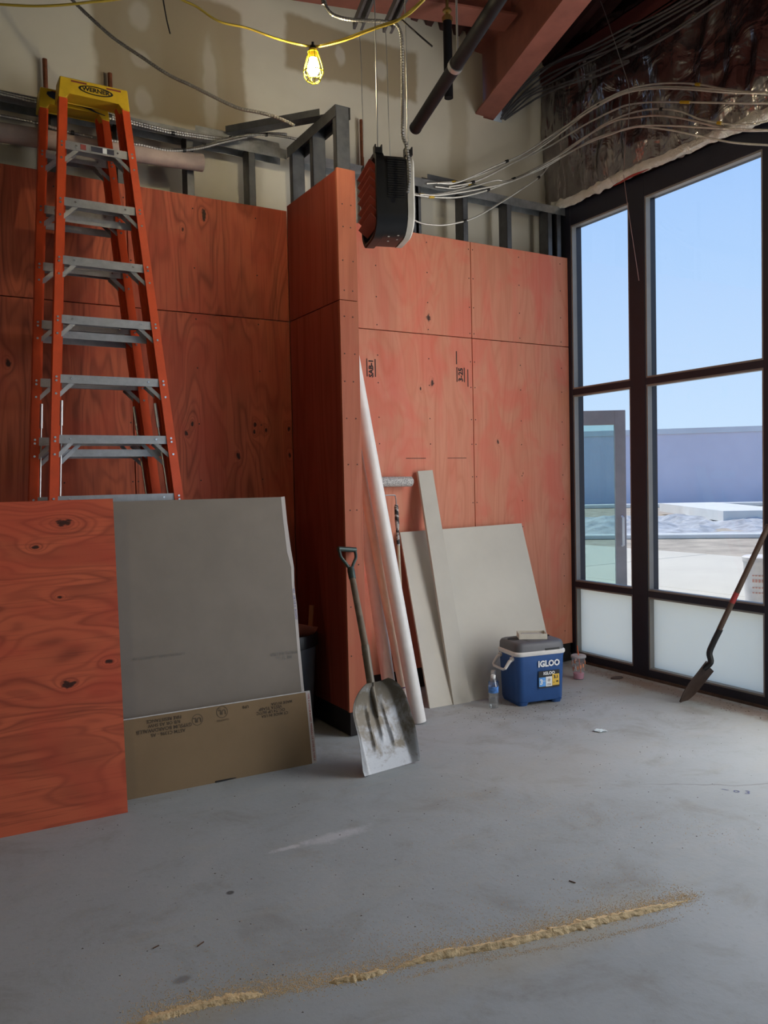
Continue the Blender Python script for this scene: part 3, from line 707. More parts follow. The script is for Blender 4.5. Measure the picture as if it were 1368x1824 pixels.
for k, z in enumerate(steps):
    m = MB(); a, b = x_li(z)-.012, x_ri(z)+.012
    m.box((a, LY(z, .004), z-.040), (b, LY(z, .007), z)); m.box((a, LY(z, .007), z-.003), (b, LY(z, .078), z)); m.box((a, LY(z, .076), z-.034), (b, LY(z, .079), z-.003))
    for q in range(4): m.box((a, LY(z, .016+q*.016), z-.008), (b, LY(z, .019+q*.016), z-.003))
    st = m.build('step', alu, lad, smooth=0)
    if k == 0:
        for (xa, xb, mt) in [(.800, .826, plain('red warning sticker', (.30, .06, .05), .6)), (.850, .960, plain('dark sticker', (.03, .03, .05), .6)), (.905, .925, white_m)]:
            m = MB(); m.box((xa, LY(z, .0028 if xb-xa > .05 else .0020), z-.031), (xb, LY(z, .004), z-.006)); m.build('sticker', mt, st, smooth=0)
    for sgn, xi in ((1, x_li), (-1, x_ri)):
        for o_ in (.010, .066):
            m = MB(); m.beam((xi(z)+sgn*.055, LY(z, o_), z-.036), (xi(z-.10)-sgn*.004, LY(z-.10, o_), z-.10), .018, .003, up=(0, 1, 0))
            m.build('brace', alu, lad, smooth=0)
        for dz in (.012, .030, .092):
            q = V(((x_lo(z-dz)+x_li(z-dz))/2 if sgn > 0 else (x_ro(z-dz)+x_ri(z-dz))/2, LY(z-dz), z-dz)); rv.tube([q, q-V((0, .003, 0))], .0055, 8)
        q = V((xi(z)+sgn*.05, LY(z, .004), z-.018)); rv.tube([q, q-V((0, .003, 0))], .005, 8)
    if k % 2 == 1:
        m = MB(); m.box((x_lo(z)+.03, LY(z, .064), z-.10), (x_ro(z)-.03, LY(z, .067), z-.065)); m.build('rear_bar', alu, lad, smooth=0)
o = rv.build('rivet', plain('bright rivet', (.75, .75, .74), .25, .9, .05), lad); o['kind'] = 'stuff'
for (xa, xb) in [(.618, .648), (1.124, 1.088)]:
    m = MB(); m.tube([(xa, LY(1.36, .03), 1.36), (xb-(xb-xa)*.25, LY(1.70, .03), 1.70), (xb-(xb-xa)*.25, LY(1.70, .03), 1.70), (xb, LY(1.82, .03), 1.82)], [.0045, .0045, .008, .008], 8); m.build('spreader_rod', alu, lad)
for sgn, xi in ((1, x_li), (-1, x_ri)):
    z = 1.655; m = MB(); m.beam((xi(z)+sgn*.105, LY(z, .07), z-.036), (xi(z-.15), LY(z-.15, .07), z-.15), .018, .003, up=(0, 1, 0)); m.build('brace', alu, lad, smooth=0)

lad2 = lad.copy(); COL.objects.link(lad2); lad2.location = lad.location + V((-.068, .150, -.004))
lad2['label'] = 'second folded orange stepladder behind, its yellow cap smeared with dark blue'
skip = ('emblem', 'sticker')
for c in [o for o in bpy.data.objects if o.parent == lad]:
    k = c.copy(); COL.objects.link(k); k.parent = lad2; k.matrix_parent_inverse = c.matrix_parent_inverse.copy()
    if c.name.startswith('top_cap'): cap2 = k
    for gch in [o for o in bpy.data.objects if o.parent == c and o.name.startswith('cap_slot')]:
        h = gch.copy(); COL.objects.link(h); h.parent = k; h.matrix_parent_inverse = gch.matrix_parent_inverse.copy()
D2 = V((-.068, .150, -.004))
m = MB()
for pts in [[(.752, 3.398), (.775, 3.404), (.80, 3.40), (.83, 3.396), (.87, 3.390), (.905, 3.382), (.94, 3.37), (.965, 3.355), (.985, 3.345), (1.03, 3.335), (1.028, 3.331), (.98, 3.339), (.95, 3.347), (.92, 3.352), (.87, 3.357), (.82, 3.362), (.785, 3.364), (.760, 3.372), (.748, 3.385)]]:
    m.bm.faces.new([m.bm.verts.new(cpt(x-.0, z, -.0056)) for x, z in pts])
m.build('blue_smear', plain('dark blue smear', (.018, .026, .055), .6), cap2, smooth=0)

# ---------------------------------------------------------------- sheets leaning at the foot of the ladders
def sheet(name, poly, nrm, thick, mat, label, cat, group=None, bev=0):
    m = MB(); m.prism(poly, V(nrm).normalized()*thick)
    o = m.build(name, mat, smooth=0); return tag(o, label, cat, group)
gy = lambda x, z: 3.690 - .0444*(x-.8) + .1765*z
GN = V((.0444, 1, -.1765)).normalized()
gr = thing('grey_drywall_sheet', 'grey drywall sheet with ragged edge leaning on the ladders', 'drywall', (1.0, 3.69, 0))
redge = [(1.688, 1.334), (1.688, 1.20), (1.692, 1.05), (1.706, .968), (1.700, .86), (1.700, .767), (1.697, .568), (1.696, .40), (1.696, .0)]
pts = [(.30, 0), (.30, 1.337)] + redge
m = MB(); m.prism([(x, gy(x, z), z) for x, z in pts], GN*.0125); m.build('face_paper', greyboard_m, gr, smooth=0)
outer = [(1.709, 1.336), (1.709, 1.21), (1.715, 1.06), (1.722, .965), (1.714, .87), (1.717, .77), (1.712, .57), (1.711, .40), (1.711, .0)]
m = MB(); m.prism([(x, gy(x, z)-.0006, z) for x, z in redge] + [(x, gy(x, z)-.0006, z) for x, z in outer[::-1]], GN*.0132); m.build('torn_edge_tape', tape_m, gr, smooth=0, label='whitish torn edge tape')
gp = lambda x, z: V((x, gy(x, z)-.0007, z)); UG = (0, .1765, 1)
text('edge_print', 'VES  .DE 5/8 X  BOARD', .016, inkblue, gr, gp(1.7065, .78)-V((0, .0008, 0)), (0, -.1765, -1), (1, -.044, 0))
text('face_print', 'BB 21:52\nMADE IN USA', .024, inkgrey, gr, gp(1.62, .53), (-1, .044, 0), (0, -.1765, -1))
text('face_print', 'GYPSUM PANEL  TAPERED  5/8', .018, inkgrey, gr, gp(1.0, .60), (-1, .044, 0), (0, -.1765, -1))
by = lambda x, z: 3.646 - .0558*(x-.802) + .1486*z
BN = V((.0558, 1, -.1486)).normalized()
br = thing('brown_drywall_offcut', 'low brown drywall offcut with upside-down printing, standing before the grey sheet', 'drywall', (1.2, 3.62, 0))
m = MB(); m.prism([(x, by(x, z), z) for x, z in [(.36, 0), (.36, .345), (1.690, .350), (1.693, .0)]], BN*.0125); m.build('face_paper', brownboard_m, br, smooth=0)
m = MB(); m.prism([(x, by(x, z)-.0006, z) for x, z in [(1.690, .350), (1.714, .3505), (1.719, .0), (1.693, .0)]], BN*.0132); m.build('edge_tape', tape_m, br, smooth=0, label='pale tape strip with red print')
m = MB(); m.prism([(x, by(x, z), z) for x, z in [(.36, .3455), (.36, .349), (1.714, .354), (1.714, .3505)]], BN*.0125); m.build('cut_core', gypsum, br, smooth=0, label='white cut gypsum core')
bp = lambda x, z, o=.0007: V((x, by(x, z)-o, z)); RB, UB = (-1, .0558, 0), (0, -.1486, -1)
text('edge_print', 'TYPE X GYPSUM BOARD  PANNEAU DE GYPSE DE TYPE X', .013, inkred, br, bp(1.7045, .178, .0014), (.01, -.1486, -1), (1, -.0558, 0), bold=.0003)
for (x, z, b, s) in [(.985, .326, 'FIRE RESISTANCE', .021), (.985, .306, 'R/B OR AS SHW', .021), (.985, .285, 'GYPSUM BOARD/WALLB', .023), (1.00, .263, 'ASTM C1396 - AS', .021),
                     (1.375, .325, 'UPB', .018), (1.56, .318, 'MADE IN USA', .018), (1.50, .302, 'VESTA TEABP', .020), (1.50, .285, 'OC-T4 UP 8677C', .020), (1.52, .267, 'CT MADE IN USA', .018)]:
    text('face_print', b, s, inkbrown, br, bp(x, z), RB, UB, bold=.0004)
for x, z, r in ((1.138, .300, .026), (1.258, .318, .028)):
    m = MB(); n = 28; pr = None
    ri = []
    for k in range(n):
        a = 2*math.pi*k/n; ri.append([m.bm.verts.new(bp(x+r*q*math.cos(a), z+r*q*math.sin(a))) for q in (1, .90)])
    for k in range(n): m.bm.faces.new((ri[k][0], ri[(k+1) % n][0], ri[(k+1) % n][1], ri[k][1]))
    m.build('ring_mark', inkbrown, br, smooth=0); text('ring_letters', 'UL', .032, inkbrown, br, bp(x, z), RB, UB, bold=.0006)
for (x, z) in ((1.205, .262), (1.312, .262)): text('face_print', 'CLASSIFIED' if x < 1.25 else 'c     US', .012, inkbrown, br, bp(1.258, .280 if x < 1.25 else .335), RB, UB)
m = MB(); m.box((1.20, by(1.2, 0)-.005, 0), (1.33, by(1.2, 0)+.02, .008), bev=.002); tag(m.build('wood_shim', plain('dark shim', (.02, .017, .015), .8)), 'thin dark shim under the bottom edge of brown drywall', 'shim')
py = lambda x, z: 3.537 - .0622*(x-.272) + .1667*z
sheet('plywood_sheet', [(x, py(x, z), z) for x, z in [(-.95, 0), (-.95, 1.345), (.800, 1.353), (.769, 0)]], (.0622, 1, -.1667), .015, ply_loose,
      'loose red plywood sheet with horizontal grain and dark knots, standing before the drywall', 'plywood')

# ---------------------------------------------------------------- leaning pipes, boards and roller by the stub wall
pa = MB(); pa.hollow((2.507, 3.862, .004), (2.213, 4.150, 2.50), .0425, .038); tag(pa.build('white_pipe', whitepvc), 'thick white pipe leaning on the stub wall, the one nearest the white board', 'pipe', 'white pipes leaning on the stub wall')
pb = thing('white_pipe.001', 'thin yellowed pipe with purple rings, between two thicker white pipes', 'pipe', (2.514, 3.978, 0), 'white pipes leaning on the stub wall')
A, B = V((2.514, 3.978, .004)), V((2.195, 4.18, 2.2)); m = MB(); m.hollow(A, B, .030, .026); m.build('tube', creampvc, pb)
d = (B-A).normalized()
for t in (.118, .182):
    m = MB(); m.tube([A+d*t, A+d*(t+.006)], .0306, 20, cap=False); m.build('purple_ring', inkpurple, pb)
m = MB(); m.tube([A+d*.124, A+d*.182], .0303, 20, cap=False); m.build('pale_band', whitepvc, pb)
pc = MB(); pc.hollow((2.450, 4.055, .004), (2.262, 4.262, 2.2), .040, .036); tag(pc.build('white_pipe', whitepvc), 'white pipe tucked closest against the stub wall behind the scoop shovel', 'pipe', 'white pipes leaning on the stub wall')

wp = [(2.72, 4.063, 0), (2.778, 4.462, 1.068), (3.784, 4.425, 1.083), (3.728, 4.007, 0)]
wb = sheet('white_drywall_sheet', wp, (-.05, 1, -.37), .0125, whiteboard_m, 'white drywall sheet leaning on the partition behind the cooler', 'drywall')
tp = [(2.888, 4.045, 0), (2.929, 4.462, 1.468), (3.042, 4.455, 1.474), (3.013, 4.035, 0)]
sheet('trim_board', tp, (-.06, 1, -.28), .018, trimboard_m, 'narrow primed trim board leaning across the white drywall sheet', 'board')
ro = thing('paint_roller', 'paint roller with grey nap on a pole behind the white pipes', 'roller', (2.57, 4.10, 0))
m = MB(); A, B = V((2.600, 4.435, 1.402)), V((2.862, 4.435, 1.400)); m.tube([A, A.lerp(B, .02), A.lerp(B, .97), B], [.026, .033, .033, .024], 20)
nap = NT('grey flecked nap'); nn = nap.noise(nap.coord(), 130, 3, .7); nap.base(nap.ramp(nn, [(.4, (.30, .29, .28)), (.6, (.72, .70, .66))])); nap.bump(nn, .8, .006)
m.build('roller_cover', nap.set(.95), ro)
m = MB(); m.tube(spline([(2.60, 4.435, 1.402), (2.575, 4.435, 1.395), (2.570, 4.435, 1.33), (2.60, 4.435, 1.315), (2.715, 4.435, 1.314), (2.733, 4.435, 1.300), (2.737, 4.435, 1.24)], 6), .004, 8); m.build('frame_wire', alu, ro)
A, B = V((2.737, 4.435, 1.252)), V((2.57, 4.10, 0)); m = MB(); m.tube([A, A.lerp(B, .01), A.lerp(B, .10), A.lerp(B, .13), A.lerp(B, .21)], [.009, .013, .014, .010, .012], 12)
grip = NT('paint spattered grip'); gn = grip.noise(grip.coord(), 34, 3, .6); grip.base(grip.ramp(gn, [(.50, (.015, .015, .015)), (.56, (.45, .43, .40))])); m.build('grip', grip.set(.6), ro)
m = MB(); m.tube([A.lerp(B, .21), B], .0105, 12); m.build('pole', plain('pale wood pole', (.52, .44, .31), .6), ro)

# ---------------------------------------------------------------- scoop shovel
sh = thing('scoop_shovel', 'worn metal scoop shovel with green D-grip leaning on the stub wall end', 'shovel', (1.98, 3.30, 0))
al_worn = NT('worn dirty aluminium'); p_ = al_worn.coord(); n1 = al_worn.noise(p_, 9, 5, .65, .6); n2 = al_worn.noise(p_, 40, 4, .6)
zz = al_worn.sep(p_)[2]
c_ = al_worn.mix(al_worn.step(al_worn.math('ADD', n1, al_worn.math('MULTIPLY', zz, .55)), .48, .72), (.34, .345, .35), (.15, .125, .09))
c_ = al_worn.mix(al_worn.math('MULTIPLY', al_worn.step(n2, .55, .75), .4), c_, (.13, .11, .085)); al_worn.base(c_); al_worn.bump(n2, .15, .003)
al_worn = al_worn.set(.5, .45)
A, B = V((1.979, 3.303, .004)), V((1.962, 3.475, .382))
vd = (B-A); VL = vd.length; vd.normalize(); ud = V((1, .073, 0)); ud = (ud - vd*ud.dot(vd)).normalized(); nd = ud.cross(vd)  # nd points at the viewer side
if nd.y > 0: nd = -nd
def scoop_pt(s, t, back):
    u = s*2-1
    hw = .171*(1-.03*t)
    if t > .62: hw *= math.sqrt(max(.0, 1-((t-.62)/.40)**2.2))*.97+.03
    if t < .05: hw *= .965+.035*t/.05
    au = abs(u); e = max(0, (au-.72)/.28); e = e*e*(3-2*e)
    h = .052*e*(.25+.75*min(1, t*2.6)) + .045*max(0, (t-.66)/.34)**1.6 - .006*(1-au*au)
    for c0 in (-.36, 0, .36):
        rib = max(0, 1-((u-c0*(1-.25*t))/.055)**2); span = max(0, min(1, (t-.22)/.08, (.80-t)/.12)) if c0 else max(0, min(1, (t-.30)/.1))
        h += .007*rib*span
    return A + ud*(u*hw) + vd*(t*VL*1.01) + nd*(h - (.003 if back else 0))
m = MB(); F = m.grid(lambda s, t: scoop_pt(s, t, 0), 48, 40); K = m.grid(lambda s, t: scoop_pt(s, t, 1), 48, 40)
for i in range(48):
    m.bm.faces.new((F[i][0], K[i][0], K[i+1][0], F[i+1][0])); m.bm.faces.new((F[i+1][40], K[i+1][40], K[i][40], F[i][40]))
for j in range(40):
    m.bm.faces.new((F[0][j+1], K[0][j+1], K[0][j], F[0][j])); m.bm.faces.new((F[48][j], K[48][j], K[48][j+1], F[48][j+1]))
m.build('blade', al_worn, sh, smooth=50)
sock = [A+vd*.25+nd*.004, A+vd*.33+nd*.014, A+vd*.40+nd*.016, V((1.985, 3.523, .47)), V((1.993, 3.563, .565))]
m = MB(); m.tube(spline(sock, 4), [.004+.017*min(1, k/9) for k in range(17)], 14); m.build('socket', al_worn, sh)
H0, H1 = V((1.992, 3.558, .555)), V((2.026, 3.752, .915)); m = MB(); m.tube([H0, H1], [.0185, .0165], 14)
m.build('shaft', plain('weathered wood shaft', (.17, .125, .085), .75, 0, .3, 18, .1), sh)
hd = (H1-H0).normalized(); hx = (V((.98, .10, .0)) - hd*hd.dot(V((.98, .10, 0)))).normalized()
green = plain('dark green grip metal', (.055, .080, .072), .4, .5, .25, 12)
m = MB(); m.tube([H1-hd*.03, H1+hd*.02, H1+hd*.035], [.019, .020, .017], 14)
for k in (-1, 1): m.tube(spline([H1+hd*.025+hx*.006*k, H1+hd*.06+hx*.024*k, H1+hd*.095+hx*.046*k, H1+hd*.130+hx*.050*k, H1+hd*.150+hx*.049*k], 5), .0085, 10)
m.tube([H1+hd*.143-hx*.055, H1+hd*.143+hx*.055], .014, 16); m.build('d_grip', green, sh, label='dark green metal D-shaped grip')

# ---------------------------------------------------------------- spade at the window
sp = thing('round_point_spade', 'dark spade with long handle leaning on the window mullion', 'shovel', (4.05, 3.27, 0))
rust = plain('brown rusty steel', (.085, .058, .048), .6, .4, .3, 14, .1)
A = V((4.046, 3.273, .002)); S0 = V((4.212, 3.190, .215)); ax = (S0-A).normalized(); L = (S0-A).length
view = V((.79, .60, -.13)); w0 = (view-ax*view.dot(ax)).normalized(); w = (Matrix.Rotation(math.radians(-21), 4, ax) @ w0).normalized(); nn_ = ax.cross(w)
def blade(s, t, back):
    u = s*2-1; hw = .108*(math.sin(math.pi/2*min(1, t/.5))**.55) if t < .55 else .108-.006*(t-.55)
    return A + w*(u*hw) + ax*(t*L*1.03) + nn_*(.030*(1-u*u)*(.35+.65*t) - (.0035 if back else 0))
m = MB(); F = m.grid(lambda s, t: blade(s, max(t, .002), 0), 16, 20); K = m.grid(lambda s, t: blade(s, max(t, .002), 1), 16, 20)
for i in range(16):
    m.bm.faces.new((F[i][0], K[i][0], K[i+1][0], F[i+1][0])); m.bm.faces.new((F[i+1][20], K[i+1][20], K[i][20], F[i][20]))
for j in range(20):
    m.bm.faces.new((F[0][j+1], K[0][j+1], K[0][j], F[0][j])); m.bm.faces.new((F[16][j], K[16][j], K[16][j+1], F[16][j+1]))
m.build('blade', rust, sp, smooth=50)
hs = [S0-ax*.03+nn_*.02, S0+V((.008, -.004, .03)), V((4.222, 3.196, .30)), V((4.232, 3.178, .36)), V((4.243, 3.135, .455))]
m = MB(); m.tube(spline(hs, 5), .0185, 12); m.build('socket', black, sp)
H0, H1 = V((4.241, 3.14, .45)), V((4.318, 2.86, 1.10)); m = MB(); m.tube([H0, H1], .016, 12); m.build('handle', plain('brown handle', (.095, .060, .042), .6, 0, .25, 16), sp)
m = MB(); m.tube([H0.lerp(H1, .27), H0.lerp(H1, .37)], .0166, 14, cap=False); m.build('red_band', plain('red handle band', (.36, .04, .04), .5), sp)

# ---------------------------------------------------------------- cooler and what stands on and by it
cu, cv = V((.983, -.185, 0)), V((.185, .983, 0)); CO = V((3.160, 3.757, 0))
CM = Matrix(((cu.x, cv.x, 0, CO.x), (cu.y, cv.y, 0, CO.y), (0, 0, 1, 0), (0, 0, 0, 1)))
CW, CD = .352, .262
cool = thing('cooler', 'blue hard cooler with grey lid and white rim on the floor', 'cooler', CO)
def rring(m, x0, x1, y0, y1, r, z, n=5):
    P = []
    for cx, cy, a0 in ((x1-r, y0+r, -90), (x1-r, y1-r, 0), (x0+r, y1-r, 90), (x0+r, y0+r, 180)):
        for k in range(n+1):
            a = math.radians(a0+90*k/n); P.append(m.bm.verts.new(CM @ V((cx+r*math.cos(a), cy+r*math.sin(a), z))))
    return P
def loft(m, specs, cap0=True, cap1=True):
    R = [rring(m, *s) for s in specs]
    for a, b in zip(R, R[1:]):
        for k in range(len(a)): m.bm.faces.new((a[k], a[(k+1) % len(a)], b[(k+1) % len(a)], b[k]))
    if cap0: m.bm.faces.new(R[0][::-1])
    if cap1: m.bm.faces.new(R[-1])
blue = plain('navy blue plastic', (.022, .085, .27), .45, 0, .1, 8); lidm = plain('charcoal lid plastic', (.105, .105, .115), .5, 0, .1, 8); rim_m = plain('white rim plastic', (.72, .70, .67), .45)
m = MB(); loft(m, [(.020, CW-.020, .016, CD-.016, .035, .022), (.012, CW-.012, .010, CD-.010, .045, .032), (.004, CW-.004, .002, CD-.002, .045, .29), (0, CW, 0, CD, .045, .312)])
for (x0, x1) in ((.02, .095), (CW-.095, CW-.02)): loft(m, [(x0+.008, x1-.008, .022, CD-.022, .02, 0), (x0, x1, .012, CD-.012, .025, .024)])
m.build('body', blue, cool, smooth=40)
m = MB(); loft(m, [(-.004, CW+.004, -.004, CD+.004, .048, .312), (-.006, CW+.006, -.006, CD+.006, .048, .318), (-.006, CW+.006, -.006, CD+.006, .048, .330), (.002, CW-.002, .002, CD-.002, .045, .338)]); m.build('rim', rim_m, cool, smooth=40)
m = MB(); loft(m, [(.002, CW-.002, .002, CD-.002, .045, .336), (.004, CW-.004, .004, CD-.004, .044, .372), (.012, CW-.012, .012, CD-.012, .042, .388), (.026, CW-.026, .026, CD-.026, .036, .394)])
lid = m.build('lid', lidm, cool, smooth=40)
for cx, cy in ((.062, .15), (CW-.062, .17)):
    m = MB(); m.lathe([(0, -.0004), (.034, -.0004), (.036, .0012), (.039, .0016), (.039, -.002)], 24, CM @ Matrix.Translation((cx, cy, .3945))); m.build('cup_holder', plain('dark recess', (.010, .010, .012), .7), lid)
m = MB(); m.box((.105, .03, .3935), (.110, CD-.03, .3950), CM); m.box((CW-.110, .03, .3935), (CW-.105, CD-.03, .3950), CM); m.box((.20, -.001, .338), (.30, .006, .350), CM); m.build('lid_groove', black, lid, smooth=0)
m = MB(); q = [(.0, .055, .292), (-.022, .055, .278), (-.052, .055, .238), (-.058, .075, .230), (-.058, .19, .230), (-.052, .208, .238), (-.022, .208, .278), (.0, .208, .292)]
pts = [CM @ V(p) for p in q]
m.tube(pts, [.011, .011, .009, .008, .008, .009, .011, .011], 10); m.tube([CM @ V((.006, .055, .296)), CM @ V((-.010, .055, .290))], .015, 14); m.tube([CM @ V((.006, .208, .296)), CM @ V((-.010, .208, .290))], .015, 14); m.build('swing_handle', rim_m, cool)
cf = lambda x, z, o=.0012: CM @ V((x, .002*(1-(z-.03)/.28)+.001-o-.0035, z))
text('brand_lettering', 'IGLOO', .052, white_m, cool, cf(.222, .255), cu, (0, 0, 1), sx=.95, bold=.0022)
def decal(name, x0, x1, z0, z1, mat, o=.0012):
    m = MB(); m.quadface([cf(x0, z0, o), cf(x1, z0, o), cf(x1, z1, o), cf(x0, z1, o)]); return m.build(name, mat, cool, smooth=0)
decal('sticker', .148, .296, .105, .212, black)
decal('sticker_panel', .150, .197, .115, .172, plain('sky blue label', (.10, .33, .75), .5), .0018); decal('sticker_panel', .199, .243, .113, .174, white_m, .0018); decal('sticker_panel', .245, .294, .116, .186, plain('yellow label', (.78, .50, .06), .5), .0018)
text('sticker_lettering', 'IGLOO', .026, white_m, cool, cf(.222, .195, .002), cu, (0, 0, 1), bold=.001)
text('sticker_lettering', '3', .046, white_m, cool, cf(.166, .143, .0025), cu, (0, 0, 1), bold=.0016); text('sticker_lettering', '3.1', .026, black, cool, cf(.270, .168, .0025), cu, (0, 0, 1), bold=.0012)
text('sticker_lettering', '48', .016, black, cool, cf(.279, .139, .0025), cu, (0, 0, 1), bold=.0006); text('sticker_lettering', '30', .012, black, cool, cf(.254, .134, .0025), cu, (0, 0, 1))
text('sticker_lettering', 'DAYS', .010, white_m, cool, cf(.184, .148, .0025), cu, (0, 0, 1))
m = MB()
for k in range(4):
    a = k*math.pi/4; c = cf(.221, .152, .0024); dx = cu*math.cos(a)*.014+V((0, 0, math.sin(a)*.014)); m.beam(c-dx, c+dx, .0022, .0006, up=cv)
m.build('snow_mark', inkgrey, cool, smooth=0)
decal('care_text_bar', .206, .236, .120, .124, inkgrey, .0024); decal('care_text_bar', .206, .236, .128, .131, inkgrey, .0024)

tray = thing('white_tray', 'small shallow white tray sitting on the cooler lid', 'tray', CM @ V((.19, .15, .395)))
TM = CM @ Matrix.Translation((.185, .135, .3955)) @ Matrix.Rotation(math.radians(-22), 4, 'Z')
m = MB(); m.box((-.085, -.055, 0), (.085, .055, .003), TM)
for lo, hi in (((-.088, -.058, 0), (.088, -.055, .034)), ((-.088, .055, 0), (.088, .058, .034)), ((-.088, -.055, 0), (-.085, .055, .034)), ((.085, -.055, 0), (.088, .055, .034))): m.box(lo, hi, TM)
m.build('tray_shell', plain('off white card', (.70, .66, .57), .7), tray, smooth=0)
m = MB(); m.box((-.062, -.045, .003), (.070, .050, .022), TM, .002); m.build('inner_block', plain('grey card', (.50, .48, .44), .8), tray, smooth=0)

def bottle(loc, label, water):
    b = thing('water_bottle', label, 'bottle', loc, 'water bottles beside the cooler'); T = Matrix.Translation(loc)
    m = MB(); m.lathe([(0, .001), (.028, .001), (.031, .006), (.031, .045), (.0295, .052), (.031, .06), (.031, .125), (.029, .140), (.020, .165), (.0135, .178), (.0135, .19)], 24, T); m.build('shell', clearplastic, b)
    m = MB(); m.lathe([(0, .003), (.0285, .004), (.0290, .045), (.0285, water), (0, water)], 20, T); m.build('water', water_m, b)
    m = MB(); m.lathe([(.0314, .095), (.0318, .096), (.0318, .132), (.0300, .133)], 24, T); m.build('wrap_label', plain('blue bottle label', (.08, .22, .55), .5, 0, .5, 45), b)
    m = MB(); m.lathe([(.0145, .182), (.0148, .184), (.0148, .200), (.013, .203), (0, .203)], 20, T); m.build('bottle_cap', plain('white bottle cap', (.75, .75, .74), .5), b)
bottle(V((3.052, 3.855, 0)), 'clear water bottle with blue label standing in front of the other bottle', .060)
bottle(V((3.125, 3.945, 0)), 'clear water bottle half hidden between the cooler corner and the front bottle', .050)
cupt = thing('drink_cup', 'clear plastic cup with straw and last of a pink drink, by the window', 'cup', (3.976, 4.07, 0)); T = Matrix.Translation((3.976, 4.07, 0))
m = MB(); m.lathe([(0, .001), (.033, .001), (.035, .004), (.048, .150), (.050, .155)], 28, T); m.build('shell', glass_material('hazy cup plastic', (.93, .93, .95), .08, .16), cupt)
m = MB(); m.lathe([(0, .003), (.0335, .004), (.0372, .042), (0, .042)], 24, T); m.build('pink_drink', plain('pink drink', (.90, .38, .52), .2), cupt)
m = MB(); m.lathe([(.050, .152), (.0525, .153), (.0525, .163), (.047, .168), (0, .168)], 28, T); m.build('cup_lid', glass_material('milky lid', (.8, .8, .85), .08, .5), cupt)
m = MB(); m.tube([(3.990, 4.06, .02), (3.963, 4.068, .235)], .0038, 8); m.build('straw', plain('orange straw', (.70, .16, .06), .5), cupt)
m = MB()
for k in range(14):
    a = k*2*math.pi/14; z = .10+.03*math.sin(k*2.4); r = .0445+(z-.1)*.09
    m.box((-.006, -.0005, -.012), (.006, .0005, .012), T @ Matrix.Rotation(a, 4, 'Z') @ Matrix.Translation((0, -r-.0008, z)))
m.build('cup_print', plain('orange cup print', (.75, .30, .16), .5), cupt, smooth=0)

# ---------------------------------------------------------------- bin in the dark corner
bn = thing('waste_bin', 'grey round bin in the dark corner behind the drywall edge', 'bin', (1.84, 4.24, 0)); T = Matrix.Translation((1.84, 4.24, 0))
m = MB(); m.lathe([(0, .004), (.15, .004), (.152, .02), (.182, .50), (.178, .50), (.148, .02), (0, .012)], 32, T); m.build('bin_body', plain('grey bin plastic', (.10, .105, .11), .6), bn)
m = MB(); m.lathe([(.180, .47), (.190, .475), (.192, .53), (.186, .545), (.176, .54), (.174, .48)], 32, T); m.build('bag_rim', black, bn)
m = MB(); m.box((-.11, -.002, -.10), (.11, .002, .09), Matrix.Translation((1.87, 4.16, .53)) @ Matrix.Rotation(.25, 4, 'Y') @ Matrix.Rotation(.5, 4, 'X'), .001); tag(m.build('plywood_scrap', plain('red scrap', (.45, .12, .06), .6)), 'red plywood scrap sticking out of the grey bin', 'scrap')
m = MB(); m.beam((1.945, 4.14, .40), (1.985, 4.17, .70), .026, .010); tag(m.build('wood_stick', plain('orange brown stick', (.42, .17, .07), .6), smooth=0), 'thin wooden stick standing up in the bin', 'stick')

